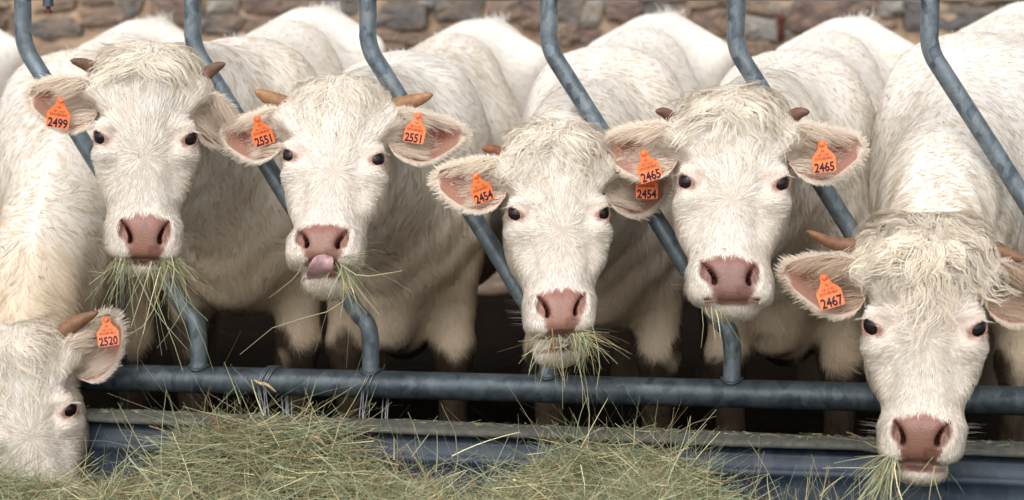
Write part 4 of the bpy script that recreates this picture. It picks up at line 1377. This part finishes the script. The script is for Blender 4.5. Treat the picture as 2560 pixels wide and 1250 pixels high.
def make_tag(c, root, org, R, eye_w, sc, px, py, rot, txt, ytag, sway):
    """orange ear tag: centre of its plate at a place of the photograph on the ear's depth"""
    nrm = R @ np.array([0, -1.0, 0])
    p0 = eye_w + R @ (np.array([0, ytag, 0]) * sc)
    r = ray(px, py)
    ctr = CAM + r * ((p0 - CAM).dot(nrm) / r.dot(nrm))
    # tag frame: mostly facing the viewer
    f = unit((CAM - ctr)[None])[0]
    f = unit((f + np.array([sway, 0, 0.10]))[None])[0]
    a = math.radians(rot)
    upw = UZ - f * UZ.dot(f); upw /= np.linalg.norm(upw)
    rt = np.cross(upw, f)
    upt = upw * math.cos(a) - rt * math.sin(a) * 1.0
    upt = upw * math.cos(a) + rt * -math.sin(a)
    rtt = np.cross(upt, f)

    def T(P2, d):
        P2 = np.asarray(P2)
        return ctr + P2[:, :1] * rtt + P2[:, 1:2] * upt + f * (d + 0.9 * (P2[:, 1:2] - 0.02) ** 2)
    out = np.array([(-0.027, -0.0255), (-0.0245, -0.028), (0.0245, -0.028), (0.027, -0.0255), (0.028, 0.008), (0.024, 0.014), (0.013, 0.026), (0.0095, 0.034), (0.0095, 0.043), (0.006, 0.048), (-0.006, 0.048), (-0.0095, 0.043), (-0.0095, 0.034), (-0.013, 0.026), (-0.024, 0.014), (-0.028, 0.008)]) * sc
    n = len(out)
    # centre strip mesh: fan from points on the mid line keeps the bend
    Vf, Vb = T(out, 0.0012), T(out, -0.0012)
    quads = [(0, 1, 2, 3), (15, 0, 3, 4), (14, 15, 4, 5), (13, 14, 5, 6), (12, 13, 6, 7), (11, 12, 7, 8), (10, 11, 8, 9)]
    Fq = np.array(quads)
    k = np.arange(n)
    F = np.concatenate([Fq, Fq[:, ::-1] + n, np.stack([(k + 1) % n, k, k + n, (k + 1) % n + n], 1)])
    tg = mesh_from('ear_tag', np.concatenate([Vf, Vb]), F, M['tag'], root, smooth_shade=False, org=org)
    # stud
    sp_ = T(np.array([[0, 0.040]]) * sc, 0.0)[0]
    V, Fs = tube([sp_ - f * 0.004, sp_ + f * 0.004, sp_ + f * 0.0041, sp_ + f * 0.0055], [0.004, 0.004, 0.0068, 0.006], 12)
    mesh_from('stud', V, Fs, M['tag'], tg, org=org)
    # print
    big, bt = text_mesh(txt, 0.030, 0.0010)
    big = big * np.array([0.80, 1.0, 1]) + np.array([0, -0.0255, 0])
    mesh_from('number', T(big[:, :2] * sc, 0.0016), bt, M['ink'], tg, smooth_shade=False, org=org)
    Vs, Fs = [], []
    for s_, sz, yy in (('FR', 0.0085, 0.0195), ('58 2142', 0.0085, 0.0105)):
        v_, f_ = text_mesh(s_, sz, 0.0001)
        Vs.append((T((v_[:, :2] + np.array([0, yy])) * sc, 0.0016), f_))
    rb = np.random.default_rng(5)
    x = -0.021
    while x < 0.020:
        w_ = 0.0005 + 0.0012 * rb.random()
        q = np.array([(x, 0.0015), (x + w_, 0.0015), (x + w_, 0.0082), (x, 0.0082)])
        Vs.append((T(q * sc, 0.0016), np.array([[0, 1, 2], [0, 2, 3]])))
        x += w_ + 0.0005 + 0.0008 * rb.random()
    V, F = merge(Vs)
    mesh_from('small_print', V, F, M['ink2'], tg, smooth_shade=False, org=org)


COWS = [
    dict(seed=1, label='cow with its head lowered into the hay at the left edge, tag ending 520', height=0.985, eye=(62, 1044), depth=5.22, size=1.0, hz=1.07, yaw=-4, pitch=4, roll=-11, jaw=0.0,
         shoulder=(175, 6.02), hip=(365, 7.25), horns=[(0.128, 0.165, 0.21, 0.20, 0.021, 0.0), (0.125, 0.17, 0.222, 0.20, 0.021, -0.002)], ears=[(0.9, 0.25, 0.1, 0.0), (0.80, 0.30, 0.55, -0.5)],
         fore=(900, 0.065, 0.003), curl=0.35, tan=0.1, tags=[(270, 838, 8, '2520', 0.06, -0.2)], ncoat=30000),
    dict(seed=2, label='white cow chewing hay, parted forelock and short brown horns, tag 2499', height=1.015, eye=(364, 348), depth=5.2, size=1.02, hx=0.95, hz=1.03, muz=0.03, yaw=-2, pitch=4, roll=1.7, jaw=0.014,
         bris=0.04, shoulder=(590, 5.95), hip=(790, 7.25), horns=[(0.125, 0.158, 0.182, 0.178, 0.018, -0.003), (0.132, 0.158, 0.186, 0.182, 0.018, -0.003)], ears=[(0.95, 0.22, 0.12, 0.0), (0.84, 0.24, -0.42, 0.2, 0.82)],
         fore=(900, 0.085, 0.002), sweep=0.08, lock=0.02, locktint=0.3, puff=0.008, fall=0.05, fore_low=0.0, curl=0.2, tags=[(146, 292, -10, '2499', 0.075, 0.15), (606, 358, -5, '2499', 0.13, 0.1)], ncoat=30000, horn_base=(0.25, 0.145, 0.10), horn_tip=(0.12, 0.07, 0.05)),
    dict(seed=3, label='white cow licking its nose with tongue out, tag 2551 in each ear', height=0.985, eye=(828, 383), depth=5.15, size=0.985, hx=1.02, hz=1.0, muz=-0.04, brow=0.04, yaw=-8, pitch=24, roll=1.0, jaw=0.030,
         bris=0.15, shoulder=(985, 5.9), hip=(1215, 7.2), horns=[(0.125, 0.157, 0.200, 0.183, 0.0245, 0.0), (0.13, 0.157, 0.212, 0.183, 0.0245, 0.0)], ears=[(0.95, 0.25, 0.10, 0.0), (0.95, 0.20, 0.18, 0.0)],
         fore=(900, 0.05, 0.002), fore_low=0.05, curl=0.3, upright=0.30, tags=[(655, 336, 15, '2551', 0.07, 0.3), (1038, 330, -8, '2551', 0.07, -0.3)], ncoat=30000,
         tongue=[(-0.014, 0.05, -0.309), (-0.011, 0.01, -0.313), (-0.006, -0.014, -0.313), (0.004, -0.032, -0.303), (0.014, -0.037, -0.287), (0.022, -0.033, -0.272)], horn_base=(0.22, 0.115, 0.065), horn_tip=(0.38, 0.20, 0.09)),
    dict(seed=4, label='curly-topped cow with stub horn and mouth full of hay, tag ending 454', eye=(1400, 528), depth=5.0, size=0.97, hx=0.97, hz=1.04, muz=-0.02, yaw=5, pitch=14, roll=0, jaw=0.042,
         shoulder=(1500, 5.8), hip=(1665, 7.15), horns=[(0.130, 0.155, 0.180, 0.162, 0.0165, -0.002), (0.130, 0.155, 0.180, 0.162, 0.0165, -0.002)], ears=[(0.95, 0.22, 0.16, 0.0), (0.95, 0.25, 0.02, 0.0)],
         bris=0.07, fore=(1200, 0.065, 0.005), curl=0.4, lock=0.02, locktint=0.32, puff=0.012, upright=0.3, fore_low=0.12, tags=[(1203, 478, 18, '2454', 0.075, 0.35), (1617, 470, 0, '2454', 0.07, 0.0)], ncoat=30000,
         tongue=[(0.0, 0.08, -0.318), (0.0, 0.05, -0.316), (0.0, 0.025, -0.314), (0.0, 0.005, -0.315), (0.0, -0.006, -0.317)], nose=(0.235, 0.115, 0.088), horn_base=(0.27, 0.12, 0.065), horn_tip=(0.26, 0.10, 0.05)),
    dict(seed=5, label='white cow with closed mouth and wavy forehead, tag 2465 in each ear', height=0.992, eye=(1828, 447), depth=4.9, size=1.0, hx=1.01, hz=1.02, muz=0.02, yaw=0, pitch=16, roll=0, jaw=0.0,
         shoulder=(1960, 5.7), hip=(2150, 7.1), horns=[(0.128, 0.158, 0.170, 0.168, 0.017, -0.006), (0.128, 0.158, 0.172, 0.170, 0.0175, -0.006)], ears=[(0.95, 0.22, 0.16, 0.0), (0.95, 0.20, 0.18, 0.0)],
         bris=0.14, fore=(1300, 0.075, 0.004), sweep=0.06, lock=0.021, locktint=0.32, puff=0.012, curl=0.5, fore_low=0.10, tags=[(1622, 424, 17, '2465', 0.07, 0.15), (2060, 402, 9, '2465', 0.07, -0.2)], ncoat=30000, nose=(0.165, 0.080, 0.066), horn_base=(0.23, 0.12, 0.09), horn_tip=(0.14, 0.07, 0.05)),
    dict(seed=6, label='shaggy cow lowered over the rail at the right, curly forelock, tag 2467', height=1.03, eye=(2314, 816), depth=4.68, size=1.05, hx=0.98, hz=1.04, brow=0.05, yaw=1, pitch=6, roll=0.5, jaw=0.020,
         shoulder=(2400, 5.6), hip=(2600, 6.95), horns=[(0.13, 0.162, 0.238, 0.188, 0.0185, 0.012), (0.13, 0.158, 0.195, 0.135, 0.0185, 0.0)], ears=[(0.95, 0.22, 0.10, 0.0), (0.95, 0.25, 0.0, 0.0)],
         fore=(2600, 0.125, 0.0085), messy=1.1, lock=0.024, locktint=0.40, puff=0.022, sweep=0.03, fall=0.05, curl=0.9, fore_low=0.35, tan=0.45, bodytan=0.4, tags=[(2074, 738, 17, '2467', 0.075, 0.1)], ncoat=34000, nose=(0.150, 0.070, 0.046), earhair=(0.52, 0.38, 0.28), whorl=-0.02,
         horn_base=(0.17, 0.10, 0.065), horn_tip=(0.20, 0.09, 0.04)),
    dict(seed=7, label='pale rump of another cow just showing at the left edge', eye=(-420, 700), depth=5.3, size=1.0, yaw=0, pitch=10, roll=0, jaw=0.0,
         shoulder=(-330, 6.15), hip=(-110, 7.4), horns=[(0.128, 0.158, 0.19, 0.17, 0.018, 0.0)] * 2, ears=[(0.95, 0.22, 0.12, 0.0)] * 2, nface=2500, fore=(150, 0.08, 0.003), ncoat=12000),
]
for c in COWS:
    build_cow(c)
    print('cow', c['seed'], round(time.time() - T0, 1))

# ------------------------------------------------------------------ hay
HAYC = np.array([[0.150, 0.175, 0.095], [0.20, 0.205, 0.115], [0.28, 0.235, 0.13], [0.11, 0.135, 0.075], [0.17, 0.105, 0.055], [0.40, 0.385, 0.235], [0.21, 0.25, 0.165]])
HAYP = np.array([0.18, 0.20, 0.17, 0.12, 0.07, 0.12, 0.14])


def hay_strands(R, D, L, W, rng, kink=0.45, k=5, grav=0.0, curve=0.75):
    n = len(R)
    D = unit(D)
    cv = unit(rng.normal(size=(n, 3)))
    cv = unit(cv - D * (cv * D).sum(1, keepdims=True))
    t = np.linspace(0, 1, k)
    P = R[:, None] + L[:, None, None] * (D[:, None] * t[None, :, None] + cv[:, None] * (curve * (rng.random(n) - 0.3))[:, None, None] * (t ** 2)[None, :, None])
    P[:, :, 2] -= (L * grav)[:, None] * (t ** 2)[None]
    # a bend somewhere along some stalks
    kn = rng.random(n) < 0.5
    tk = 0.3 + 0.5 * rng.random(n)
    kv = rng.normal(size=(n, 3)) * kink
    P += (np.clip(t[None] - tk[:, None], 0, 1) * L[:, None] * kn[:, None])[..., None] * kv[:, None]
    return P


def hay_mesh(name, P, W, rng, parent=None, org=(0, 0, 0), dark=None, palette=None):
    n = len(P)
    T = unit(P[:, -1] - P[:, 0])
    side = unit(np.cross(T, unit(rng.normal(size=(n, 3)))))
    ci = rng.choice(len(HAYC), n, p=HAYP if palette is None else palette)
    col = HAYC[ci] * np.array([1.36, 1.33, 1.33]) * (0.7 + 0.6 * rng.random((n, 1)))
    if dark is not None:
        col = col * dark[:, None]
    V, F = ribbons(P, side, W, 0.6)
    return mesh_from(name, V, F, M['hay'], parent, np.repeat(col, P.shape[1] * 2, 0), smooth_shade=False, org=org)


CR = np.array([(-300, 1110, .42), (0, 1128, .42), (150, 1150, .42), (195, 1165, .40), (240, 1170, .36), (330, 1145, .30), (400, 1085, .25), (450, 1052, .22), (520, 1042, .20), (620, 1024, .17), (700, 1006, .16), (800, 1010, .16), (880, 1038, .18), (930, 1085, .22), (960, 1128, .30), (1010, 1134, .36), (1060, 1128, .36), (1110, 1160, .36), (1200, 1166, .36), (1290, 1132, .28), (1380, 1092, .24), (1480, 1078, .22), (1600, 1090, .22), (1700, 1104, .22), (1760, 1134, .24), (1800, 1180, .28), (1840, 1238, .34), (1900, 1262, .36), (1960, 1244, .36), (2060, 1240, .36), (2140, 1250, .36), (2230, 1262, .36), (2400, 1300, .36), (2800, 1320, .36)], float)
cs = np.array([fence_at(x, y, w_) for x, y, w_ in CR])
HS, HWc, HZc = cs[:, 0], CR[:, 2], cs[:, 2] - 0.068 - 0.02 * smooth(900, 1000, CR[:, 0]) * smooth(1400, 1300, CR[:, 0]) - 0.02 * smooth(450, 300, CR[:, 0]) * smooth(190, 240, CR[:, 0])
FLOOR = 0.06


def hay_h(s, w_):
    wc = np.interp(s, HS, HWc); zc = np.interp(s, HS, HZc)
    back = zc - 0.10 * smooth(0, 0.16, wc - w_) - 0.5 * np.clip(wc - w_ - 0.02, 0, 1)
    low = np.minimum(zc, 0.235 + 0.03 * np.sin(s * 3.1))
    fr = zc + (low - zc) * smooth(0.0, 0.38, w_ - wc) ** 0.8
    P = np.stack([s, w_, 0 * s], -1)
    return np.where(w_ < wc, back, fr) + 0.055 * (vnoise(P, 8, 3) - 0.5) + 0.03 * (vnoise(P, 22, 4) - 0.5)


rh = np.random.default_rng(11)
ns, nw = 160, 34
Sg, Wg = np.meshgrid(np.linspace(-2.3, 2.3, ns), np.linspace(0.165, 0.79, nw), indexing='ij')
Zg = np.maximum(hay_h(Sg, Wg) - 0.035, 0.045)
V = (Sg[..., None] * FT - Wg[..., None] * FN + Zg[..., None] * UZ).reshape(-1, 3)
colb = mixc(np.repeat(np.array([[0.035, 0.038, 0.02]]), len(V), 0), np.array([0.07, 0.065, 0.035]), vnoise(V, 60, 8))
hayroot = empty('hay', tuple(fp(0, 0.45, 0)))
tag(hayroot, 'loose green and straw-coloured hay heaped in the trough', 'hay', kind='stuff')
horg = fp(0, 0.45, 0)
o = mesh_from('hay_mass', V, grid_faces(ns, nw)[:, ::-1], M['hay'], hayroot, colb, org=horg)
o['kind'] = 'stuff'
n = 52000
s = -1.75 + 3.6 * rh.random(n); w_ = 0.15 + 0.62 * rh.random(n) ** 0.9
zc = np.interp(s, HS, HZc)
keep = (rh.random(n) < 0.012 + 0.988 * smooth(0.165, 0.215, zc))
s, w_ = s[keep], w_[keep]; n = len(s)
dep = rh.random(n) ** 1.7
z = hay_h(s, w_) + 0.012 - 0.045 * dep
az = rh.random(n) * 6.283
el = rh.normal(size=n) * 0.30 + 0.03
el = np.where(rh.random(n) < 0.035, 0.5 + 0.7 * rh.random(n), el)
L = 0.05 + 0.20 * rh.random(n) ** 1.7
D = np.cos(el)[:, None] * (np.cos(az)[:, None] * FT * 1.35 - np.sin(az)[:, None] * FN) + np.sin(el)[:, None] * UZ
R = s[:, None] * FT - w_[:, None] * FN + z[:, None] * UZ
R = R - unit(D) * (L * np.where(el > 0.45, 0.1, 0.5))[:, None]
P = hay_strands(R, D, L, None, rh)
# keep stalks on the viewer's side of the trough wall
q = P @ FN
P = P - FN * np.clip(q + 0.10 + 0.0 * q, 0, 1)[..., None] * ((P[..., 2] < 0.43) * 1.0)[..., None]
Wd = 0.0008 + 0.0021 * rh.random(n) ** 2.4
o = hay_mesh('hay_stalks', P, Wd, rh, hayroot, horg); o['kind'] = 'stuff'
# straw dust and chaff on the rim
n = 700
s = -1.5 + 3.0 * rh.random(n)
R = np.array([fp(a, 0.092 + 0.045 * rh.random(), zt_at(a) + 0.003) for a in s])
az = rh.random(n) * 6.28
D = np.cos(az)[:, None] * FT + np.sin(az)[:, None] * FN + rh.normal(size=(n, 1)) * 0.08 * UZ
P = hay_strands(R, D, 0.008 + 0.03 * rh.random(n) ** 2, None, rh, curve=0.1)
o = hay_mesh('chaff', P, np.full(n, 0.0014), rh, hayroot, horg); o['kind'] = 'stuff'
# long single stalks standing out of the heap: foot and tip in the photograph
STALK = [(600, 1010, 560, 905, .16), (660, 1040, 628, 948, .2), (760, 1040, 792, 945, .2), (820, 1020, 845, 948, .2), (545, 1100, 520, 985, .24), (450, 1080, 422, 985, .26), (560, 1000, 610, 960, .2), (350, 1110, 295, 1040, .26),
         (430, 1110, 298, 1050, .26), (600, 1090, 482, 1050, .24), (720, 1075, 482, 1048, .2), (1050, 1110, 1020, 1030, .3), (1090, 1180, 1092, 1075, .38), (1270, 1180, 1295, 1035, .34), (1360, 1080, 1300, 1020, .26), (1440, 1110, 1470, 990, .3),
         (1452, 1120, 1520, 995, .3), (1480, 1080, 1495, 1000, .28), (1640, 1110, 1705, 995, .26), (1620, 1120, 1575, 1030, .28), (1690, 1190, 1688, 1100, .34), (1750, 1130, 1790, 1070, .24), (1690, 1190, 1735, 1140, .36), (1130, 1140, 1300, 1080, .32), (1400, 1180, 1190, 1085, .34),
         (960, 1140, 1010, 1060, .36), (1030, 1140, 1072, 1085, .36), (985, 1150, 985, 1095, .38), (900, 1060, 980, 1005, .2), (870, 1050, 1010, 1012, .2), (700, 1030, 605, 1075, .2), (640, 1130, 700, 1090, .3), (1950, 1250, 1870, 1100, .36), (1925, 1250, 1918, 1185, .36), (2050, 1240, 2110, 1190, .36)]
PL, Ws = [], []
for (xa, ya, xb, yb, w0) in STALK:
    a = fence_at(xa, ya, w0); b = fence_at(xb, yb, w0 + 0.04 * (rh.random() - 0.5))
    a, b = fp(*a), fp(*b)
    t = np.linspace(0, 1, 6)[:, None]
    cvv = rh.normal(size=3) * 0.10 * np.linalg.norm(b - a)
    PL.append(a + (b - a) * t + cvv * (t * (1 - t)) * 1.5)
    Ws.append(0.0022 + 0.0012 * rh.random())
o = hay_mesh('long_stalks', np.array(PL), np.array(Ws), rh, hayroot, horg, palette=np.array([0.1, 0.2, 0.25, 0.05, 0.05, 0.3, 0.05])); o['kind'] = 'stuff'

# a few seed heads lying in the hay
parts = []
for pts in ([(635, 950), (650, 958), (668, 962), (690, 980)], [(668, 1085), (640, 1105), (630, 1135)], [(770, 1092), (795, 1095), (815, 1118)], [(1420, 1210), (1430, 1180), (1415, 1160)], [(735, 1165), (742, 1150), (730, 1140)]):
    P = spline([fp(*fence_at(x, y, 0.25)) for x, y in pts], 16)
    parts.append(tube(P, 0.0040 * np.sin(np.linspace(0.25, 2.9, 16)) * (1 + 0.25 * np.sin(np.arange(16) * 2.6)) + 0.0006, 6))
V, F = merge(parts)
cv = mixc(np.repeat(np.array([[0.50, 0.37, 0.20]]), len(V), 0), np.array([0.30, 0.20, 0.10]), rh.random(len(V)))
o = mesh_from('seed_heads', V, F, M['hay'], hayroot, cv, org=horg); o['kind'] = 'stuff'

# wisps of hay hanging from the mouths
def wisp(cow, label, groups, seed, extra=()):
    rw = np.random.default_rng(seed)
    c = COWS[cow]
    H2W = c['_H2W']; R_ = c['_R']
    Ps, Wd = [], []
    for (cx, cz, spread, n, dirx, dirz, l0, l1, yy, *jj) in groups:
        jit = jj[0] if jj else 1.0; wm = jj[1] if len(jj) > 1 else 1.0
        R = np.stack([cx + spread * (rw.random(n) - 0.5), yy + 0.02 * rw.random(n), cz + 0.010 * (rw.random(n) - 0.5)], 1)
        rel = (R[:, 0] - cx) / max(spread, 1e-3)
        D = np.stack([dirx + 0.9 * rel * jit + 0.45 * jit * rw.normal(size=n), -0.45 + 0.35 * jit * rw.normal(size=n), dirz + 0.25 * jit * rw.normal(size=n)], 1)
        L = l0 + (l1 - l0) * rw.random(n) ** 1.6
        Rw = H2W(R)
        P = hay_strands(Rw, D @ R_.T, L, None, rw, kink=0.6, k=6, grav=0.22, curve=0.6)
        Ps.append(P); Wd.append((0.0011 + 0.0016 * rw.random(n) ** 1.8) * wm)
    for (pts, wd) in extra:
        p = np.array([at(x, y, d) for x, y, d in pts])
        Ps.append(spline(p, 6)[None]); Wd.append(np.array([wd]))
    P = np.concatenate(Ps); Wd = np.concatenate(Wd)
    org = H2W((0, 0, -0.3))[0]
    o = hay_mesh('hay_wisp', P, Wd, rw, None, tuple(org))
    tag(o, label, 'hay wisp', 'hay hanging from the mouths', 'thing')


wisp(1, 'wide fringe of hay hanging from the mouth of the cow tagged 2499',
     [(-0.055, -0.283, 0.035, 60, -0.35, -1.0, 0.05, 0.13, 0.0), (0.060, -0.275, 0.045, 85, 0.50, -0.9, 0.05, 0.16, 0.0), (0.0, -0.288, 0.09, 14, 0.0, -1.0, 0.04, 0.12, 0.0), (0.02, -0.29, 0.08, 22, 0.05, -1.0, 0.14, 0.26, -0.01)], 31,
     [([(345, 650, 5.1), (372, 760, 5.08), (352, 850, 5.08), (340, 915, 5.08), (372, 975, 5.1)], 0.0022), ([(395, 660, 5.1), (420, 740, 5.08), (455, 850, 5.08), (462, 930, 5.08), (440, 950, 5.08)], 0.0022), ([(440, 650, 5.1), (470, 740, 5.06), (430, 820, 5.06), (392, 870, 5.06)], 0.0026),
      ([(272, 612, 5.14), (250, 614, 5.12), (225, 613, 5.1)], 0.0022), ([(360, 660, 5.1), (330, 740, 5.06), (342, 840, 5.06)], 0.0024), ([(420, 665, 5.1), (370, 800, 5.06), (306, 845, 5.06)], 0.0026), ([(330, 660, 5.1), (390, 780, 5.06), (470, 875, 5.06)], 0.0022)])
wisp(2, 'green tuft of hay sticking out of the mouth corner beside the tongue',
     [(0.040, -0.275, 0.02, 44, 0.50, -0.9, 0.06, 0.15, 0.005, 0.35, 1.5), (0.042, -0.27, 0.016, 10, 1.2, -0.15, 0.06, 0.17, 0.0), (0.035, -0.285, 0.03, 16, 0.05, -1.0, 0.05, 0.12, 0.0)], 32,
     [([(850, 650, 5.03), (940, 655, 4.98), (1010, 678, 4.97)], 0.0022), ([(850, 660, 5.03), (905, 690, 5.0), (1005, 677, 4.98)], 0.0022), ([(850, 645, 5.03), (895, 633, 5.0), (940, 624, 5.0)], 0.0026),
      ([(875, 725, 5.04), (850, 760, 5.0), (790, 790, 5.0), (700, 808, 5.02), (600, 886, 5.05)], 0.0042), ([(848, 680, 5.02), (820, 770, 5.02), (788, 880, 5.04)], 0.0024), ([(758, 645, 5.05), (740, 690, 5.05), (672, 745, 5.06)], 0.0016), ([(882, 740, 5.03), (872, 830, 5.03), (866, 920, 5.05)], 0.0016)])
wisp(3, 'bristling hay stems across the open mouth of the curly cow',
     [(0.045, -0.29, 0.05, 80, 0.4, -0.8, 0.03, 0.10, -0.004), (0.055, -0.285, 0.03, 26, 1.0, -0.3, 0.04, 0.11, 0.0), (-0.03, -0.295, 0.05, 24, -0.3, -0.9, 0.04, 0.11, 0.0), (-0.05, -0.285, 0.02, 10, -1.0, -0.4, 0.04, 0.09, 0.0), (0.0, -0.29, 0.06, 18, 0.0, -1.0, 0.10, 0.20, -0.005)], 33,
     [([(1380, 820, 4.88), (1390, 900, 4.85), (1413, 958, 4.84), (1420, 930, 4.84)], 0.003), ([(1480, 810, 4.88), (1500, 900, 4.85), (1490, 985, 4.85), (1502, 1000, 4.9)], 0.0026), ([(1480, 850, 4.88), (1530, 860, 4.85), (1580, 886, 4.85)], 0.0034), ([(1470, 840, 4.88), (1540, 950, 4.86), (1560, 1060, 4.9)], 0.0018)])
wisp(4, 'few thin hay stems under the closed mouth of the cow tagged 2465',
     [(-0.05, -0.285, 0.03, 9, 0.15, -1.0, 0.06, 0.14, 0.015)], 34,
     [([(1775, 745, 4.8), (1790, 820, 4.78), (1795, 850, 4.78)], 0.0018), ([(1780, 745, 4.8), (1815, 830, 4.78), (1838, 890, 4.78)], 0.002), ([(1795, 760, 4.8), (1835, 830, 4.78), (1870, 880, 4.78)], 0.0018)])
wisp(5, 'hanging bunch of hay at the mouth corner of the shaggy cow',
     [(-0.062, -0.275, 0.025, 90, -0.45, -0.95, 0.05, 0.15, 0.0, 0.55, 1.2), (-0.07, -0.27, 0.02, 16, -1.0, -0.6, 0.06, 0.14, 0.0), (0.045, -0.29, 0.03, 6, 0.3, -1.0, 0.04, 0.09, 0.0)], 35,
     [([(2215, 1112, 4.6), (2120, 1098, 4.56), (1998, 1082, 4.6)], 0.0024), ([(2215, 1125, 4.6), (2170, 1110, 4.56), (2145, 1090, 4.56), (2115, 1080, 4.56)], 0.0022)])
print('done', round(time.time() - T0, 1))
